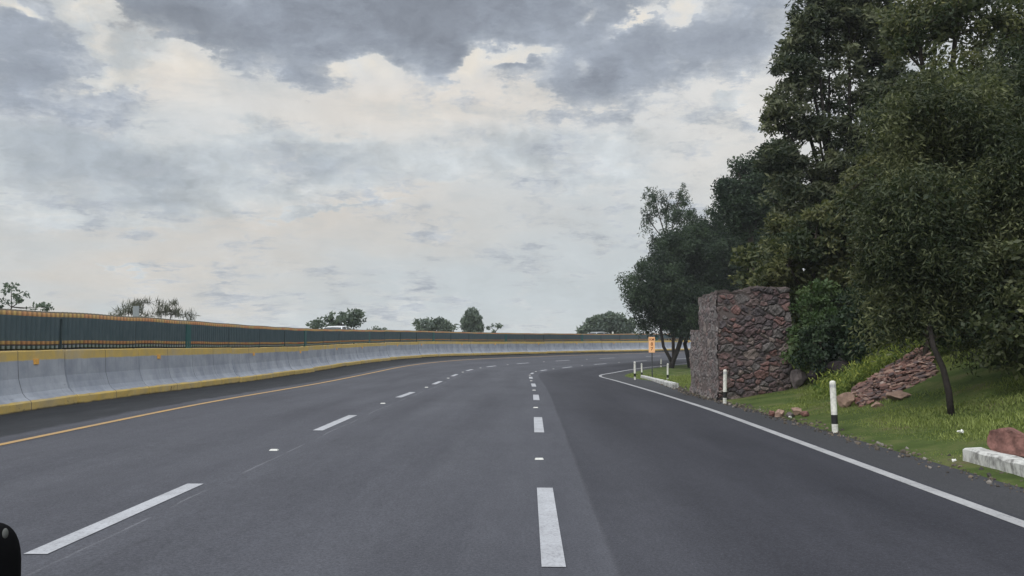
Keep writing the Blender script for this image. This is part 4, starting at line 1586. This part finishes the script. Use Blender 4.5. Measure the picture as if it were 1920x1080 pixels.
# ------------------------------------------------------------------ cars beyond the median
def make_car(label, paint, roof_pt, rz, hatch=False):
    """saloon lofted from cross-sections; x is its length"""
    H = 1.46
    root = empty('car', (roof_pt.x, roof_pt.y, roof_pt.z - H), rz)
    tag(root, label, 'car', 'cars on the opposite carriageway')
    st_ = [(-2.2, .50, .80, .62), (-2.1, .30, .95, .80), (-1.5, .25, 1.0, .86), (-.6, .22, .98, .88), (.6, .22, .96, .88), (1.4, .24, .88, .86), (2.0, .28, .78, .80), (2.2, .42, .64, .6)]
    V = []
    for x, z0, z1, hw in st_:
        V += [(x, -hw * .92, z0), (x, -hw, z0 + (z1 - z0) * .35), (x, -hw * .98, z0 + (z1 - z0) * .8), (x, -hw * .85, z1), (x, hw * .85, z1), (x, hw * .98, z0 + (z1 - z0) * .8), (x, hw, z0 + (z1 - z0) * .35), (x, hw * .92, z0)]
    n = 8
    k = len(st_)
    i = np.arange(k - 1)[:, None] * n
    j = np.arange(n)[None]
    j2 = (j + 1) % n
    Q = np.stack([i + j, i + j2, i + n + j2, i + n + j], -1).reshape(-1, 4)
    body = mesh_np('body', V, [Q, np.arange(n)[None], (np.arange(n)[::-1] + (k - 1) * n)[None]], paint, root, smooth=True)
    bevel(body, .04, 2)
    tail = -2.0 if hatch else -1.55
    # roof shell
    rs = [(tail + .55, 1.36, .52), (tail + .85, 1.44, .58), (-.2, 1.46, .60), (.25, 1.42, .58), (.42, 1.37, .55)]
    V = []
    for x, z, hw in rs:
        V += [(x, -hw, z - .05), (x, -hw * .8, z), (x, 0, z + .015), (x, hw * .8, z), (x, hw, z - .05), (x, 0, z - .09)]
    k = len(rs)
    i = np.arange(k - 1)[:, None] * 6
    j = np.arange(6)[None]
    j2 = (j + 1) % 6
    Q = np.stack([i + j, i + j2, i + 6 + j2, i + 6 + j], -1).reshape(-1, 4)
    mesh_np('roof', V, [Q, np.arange(6)[None], (np.arange(6)[::-1] + (k - 1) * 6)[None]], paint, root, smooth=True)
    # glasshouse
    lo = [(tail, .97, .74), (1.15, .93, .74)]
    hi = [(tail + .56, 1.35, .53), (.40, 1.35, .54)]
    V = [(lo[0][0], -.74, .95), (lo[1][0], -.74, .90), (lo[1][0], .74, .90), (lo[0][0], .74, .95), (hi[0][0], -.53, 1.35), (hi[1][0], -.54, 1.35), (hi[1][0], .54, 1.35), (hi[0][0], .53, 1.35)]
    mesh_np('windows', V, np.array([[0, 1, 5, 4], [1, 2, 6, 5], [2, 3, 7, 6], [3, 0, 4, 7], [4, 5, 6, 7], [0, 3, 2, 1]]), M['glass'], root)
    for sy_ in (-1, 1):
        pm = MB()
        for (xa, xb) in ((tail, tail + .56), (-.35, -.33), (1.15, .42)):
            pm.tube([[xa, sy_ * .755, .93], [xb, sy_ * .555, 1.38]], .035, 6)
        pm.build('pillar', paint, root)
        for wx in (-1.35, 1.35):
            wm = MB()
            wm.tube([[wx, sy_ * .66, .32], [wx, sy_ * .86, .32]], .32, 20)
            wh = wm.build('wheel', M['rubber'], root)
            wm = MB()
            wm.tube([[wx, sy_ * .80, .32], [wx, sy_ * .875, .32]], .2, 16)
            wm.build('rim', M['rim'], wh)
        lm = MB()
        lm.box(2.02, 2.2, sy_ * .5 - .14, sy_ * .5 + .14, .58, .72)
        lm.build('headlight', M['lamp_clear'], root)
        lm = MB()
        lm.box(-2.19, -2.05, sy_ * .55 - .14, sy_ * .55 + .14, .68, .84)
        lm.build('taillight', M['lamp_red'], root)
    return root


def car_at(px, py_top, d, lab, paint, hatch, extra=0.0):
    """put a car on the far carriageway where the pixel's line of sight crosses offset d"""
    best = None
    for s in np.arange(20, 150, .25):
        p_ = P(s, d)
        x = 960 + F * p_[0] / p_[1]
        if best is None or abs(x - px) < best[0]:
            best = (abs(x - px), s, p_)
    p_ = best[2]
    rp = at(px, py_top, p_[1])
    print('car', lab[:20], 'Y', round(float(p_[1]), 1), 'roof', round(rp.z, 2), 'road', round(float(p_[2]), 2))
    return make_car(lab, paint, rp, R(90) - heading(best[1]) + extra, hatch)


car_at(636, 611.5, 13.0, 'white car beyond the median, only its long roof showing above the screen', M['car_white'], False)
car_at(1128, 622.5, 13.0, 'silver car beyond the median near the bend, roof and windows showing above the screen', M['car_silver'], True)


# ------------------------------------------------------------------ grass
def grass():
    rng = np.random.default_rng(9)
    zones = [(4, 30, .02, 6.5, 150000, .032), (28, 56, .05, 8, 30000, .07)]
    Vs, Qs, var, n = [], [], [], 0
    wv, wq, wvar, wn = [], [], [], 0
    for s0, s1, w0, w1, N, hgt in zones:
        s = rng.uniform(s0, s1, N)
        w = w0 + (w1 - w0) * rng.uniform(0, 1, N) ** 1.2
        # ragged verge
        keep = w > .10 * np.abs(np.sin(s * 1.7) + np.sin(s * 4.3 + 1)) + .08 * np.abs(np.sin(s * 11)) + rng.uniform(0, .14, N)
        s, w = s[keep], w[keep]
        p = P(s, DV(s) - w)
        patch = np.sin(p[:, 0] * 2.1 + np.sin(p[:, 1] * 1.3)) * np.sin(p[:, 1] * 1.7 + 1) + .6 * np.sin(p[:, 0] * 5.3 + p[:, 1] * 3.1)
        k = len(s)
        hh = hgt * rng.uniform(.5, 1.5, k) * (1 + .45 * np.clip(patch, -1, 1)) * np.clip(.35 + w / 1.2, .35, 1.6)
        ang = rng.uniform(0, 6.28, k)
        wd = .0048 * rng.uniform(.7, 1.6, k) * (1 + s / 25)
        dx = np.stack([np.cos(ang), np.sin(ang), 0 * ang], -1)
        lean = rng.normal(0, .45, (k, 3)) * hh[:, None]
        lean[:, 2] = hh
        a = p + dx * wd[:, None]
        c = p - dx * wd[:, None]
        mid = p + lean * .55
        t = p + lean * 1.0 + rng.normal(0, .2, (k, 3)) * hh[:, None]
        V = np.stack([a, c, mid - dx * wd[:, None] * .7, t, mid + dx * wd[:, None] * .7], 1).reshape(-1, 3)
        V[:, 2] -= .01
        Vs.append(V)
        Qs.append(np.arange(k * 5).reshape(-1, 5) + n)
        var.append(np.repeat(np.clip(.42 + .22 * np.clip(patch, -1.3, 1.3) + rng.normal(0, .18, k), 0, 1), 5))
        n += len(V)
    o = mesh_np('grass', np.concatenate(Vs), np.concatenate(Qs), M['grass'], attrs={'var': np.concatenate(var)})
    tag(o, 'green grass covering the verge and lower bank on the right', 'grass', kind='stuff')
    # tall yellow-flowering weeds above the scree
    pts = []
    while len(pts) < 620:
        px, py = rng.uniform(1530, 1725), rng.uniform(640, 750)
        if rng.uniform() < abs(px - 1640) / 130:
            continue
        # above the scree line
        if py > 742 - (px - 1590) * .56 - 6 or py < 700 - (px - 1560) * .42:
            continue
        pts.append(ground_at(px, py))
    pts = np.array([q for q in pts if q is not None])
    k = len(pts)
    per = 26
    hh = rng.uniform(.12, .42, k) * rng.uniform(.6, 1, k)
    t = rng.uniform(.1, 1, (k, per))
    p = pts[:, None] + rng.normal(0, .07, (k, per, 3))
    p[..., 2] = pts[:, None, 2] + t * hh[:, None]
    p = p.reshape(-1, 3)
    N = len(p)
    a = rng.normal(size=(N, 3))
    a[:, 2] = abs(a[:, 2]) + .6
    a /= np.linalg.norm(a, axis=1)[:, None]
    u = np.cross(a, rng.normal(size=(N, 3)))
    u /= np.linalg.norm(u, axis=1)[:, None]
    L = .055 * rng.uniform(.6, 1.4, (N, 1))
    V = np.stack([p - a * L, p + u * .012, p + a * L, p - u * .012], 1).reshape(-1, 3)
    vr = np.clip(.25 + .3 * rng.normal(size=N) * .5 + .5 * (t.reshape(-1) > .8) * (rng.uniform(size=N) < .45), 0, 1)
    o = mesh_np('weeds', V, np.arange(N * 4).reshape(-1, 4), M['weed'], attrs={'var': np.repeat(vr, 4)})
    tag(o, 'patch of tall yellow-green weeds on the bank above the scree', 'weeds', kind='stuff')


grass()

# ------------------------------------------------------------------ grit along the pavement edge
def grit():
    rng = np.random.default_rng(31)
    mb = MB()
    cols = []
    I1 = ico(1)
    for _ in range(1500):
        s_ = rng.uniform(5, 30)
        w_ = rng.normal(.02, .13)
        if w_ < -.32:
            continue
        p_ = P(s_, DV(s_) - w_)
        r_ = rng.choice([.008, .014, .024], p=[.55, .33, .12]) * (1 + s_ / 40)
        V = I1[0] * r_ * rng.uniform(.6, 1.2, 3) + rng.normal(0, r_ * .15, I1[0].shape) + p_ + np.array([0, 0, r_ * .4])
        mb.add(V, T=I1[1])
        c = np.array([(.10, .085, .07), (.16, .13, .10), (.06, .055, .05), (.22, .20, .18)])[rng.choice(4, p=[.4, .3, .22, .08])]
        cols.append(np.tile(c, (len(V), 1)))
    o = mb.build('gravel', M['masonry'], cols=np.concatenate(cols))
    tag(o, 'loose grit and crumbs of soil along the edge of the right shoulder', 'gravel', kind='stuff')


grit()

# ------------------------------------------------------------------ small litter
for (px, py, s_, lab) in [(1801, 819, 0.032, 'crumpled white scrap of litter on the grass left of the boulder'),
                          (1789, 874, 0.021, 'small pale scrap of litter at the edge of the shoulder near the kerb'),
                          (1482, 789, 0.025, 'white scrap of litter below the little heap of stones')]:
    g_ = ground_at(px, py)
    V = ICO2[0] * np.array([1.2, .8, .6]) * s_
    V = V + np.random.default_rng(int(px)).normal(0, s_ * .22, V.shape)
    o = mesh_np('litter', V, ICO2[1], M['litter'])
    o.location = g_ + Vector((0, 0, s_ * .5 + .05))
    tag(o, lab, 'litter')

# ------------------------------------------------------------------ black mirror housing at the left edge of the view
Ym = .62


def mirror():
    import bmesh
    c = at(-52, 1098, Ym)
    bm = bmesh.new()
    bmesh.ops.create_uvsphere(bm, u_segments=32, v_segments=20, radius=1)
    V = np.array([v.co[:] for v in bm.verts])
    Fq = [[v.index for v in f.verts] for f in bm.faces]
    bm.free()
    # super-ellipsoid: a rounded box
    V = np.sign(V) * np.abs(V) ** .62
    V *= np.array([66 / F * Ym, .03, 112 / F * Ym])
    root = empty('mirror_housing', c)
    tag(root, 'black rounded mirror housing cut off by the lower left corner', 'mirror')
    mesh_np('shell', V, [np.array([f for f in Fq if len(f) == 4]), np.array([f for f in Fq if len(f) == 3])], M['rubber'], root, smooth=True)
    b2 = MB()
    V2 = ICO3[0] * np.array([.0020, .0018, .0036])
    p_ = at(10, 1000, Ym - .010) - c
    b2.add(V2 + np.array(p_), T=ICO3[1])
    b2.build('painted_highlight', simple('painted_highlight', (.09, .093, .09), .9), root, smooth=True)  # pale blob shaped and coloured as a highlight on the black shell
    b2 = MB()
    b2.tube([[-.01, .02, -.06], [-.06, .04, -.12]], .012, 10)
    b2.build('arm', M['rubber'], root)


mirror()

# ------------------------------------------------------------------ haze
hz = MB()
hz.box(-260, 260, -60, 300, -7.5, 40)
m = bpy.data.materials.new('haze')
m.use_nodes = True
m.node_tree.nodes.clear()
b_ = NB(m.node_tree)
pv = b_.n('ShaderNodeVolumePrincipled')
pv.inputs['Color'].default_value = (.86, .90, .94, 1)
pv.inputs['Density'].default_value = .00045
o_ = b_.n('ShaderNodeOutputMaterial')
b_.put(o_.inputs['Volume'], pv.outputs[0])
tag(hz.build('haze', m), kind='stuff')
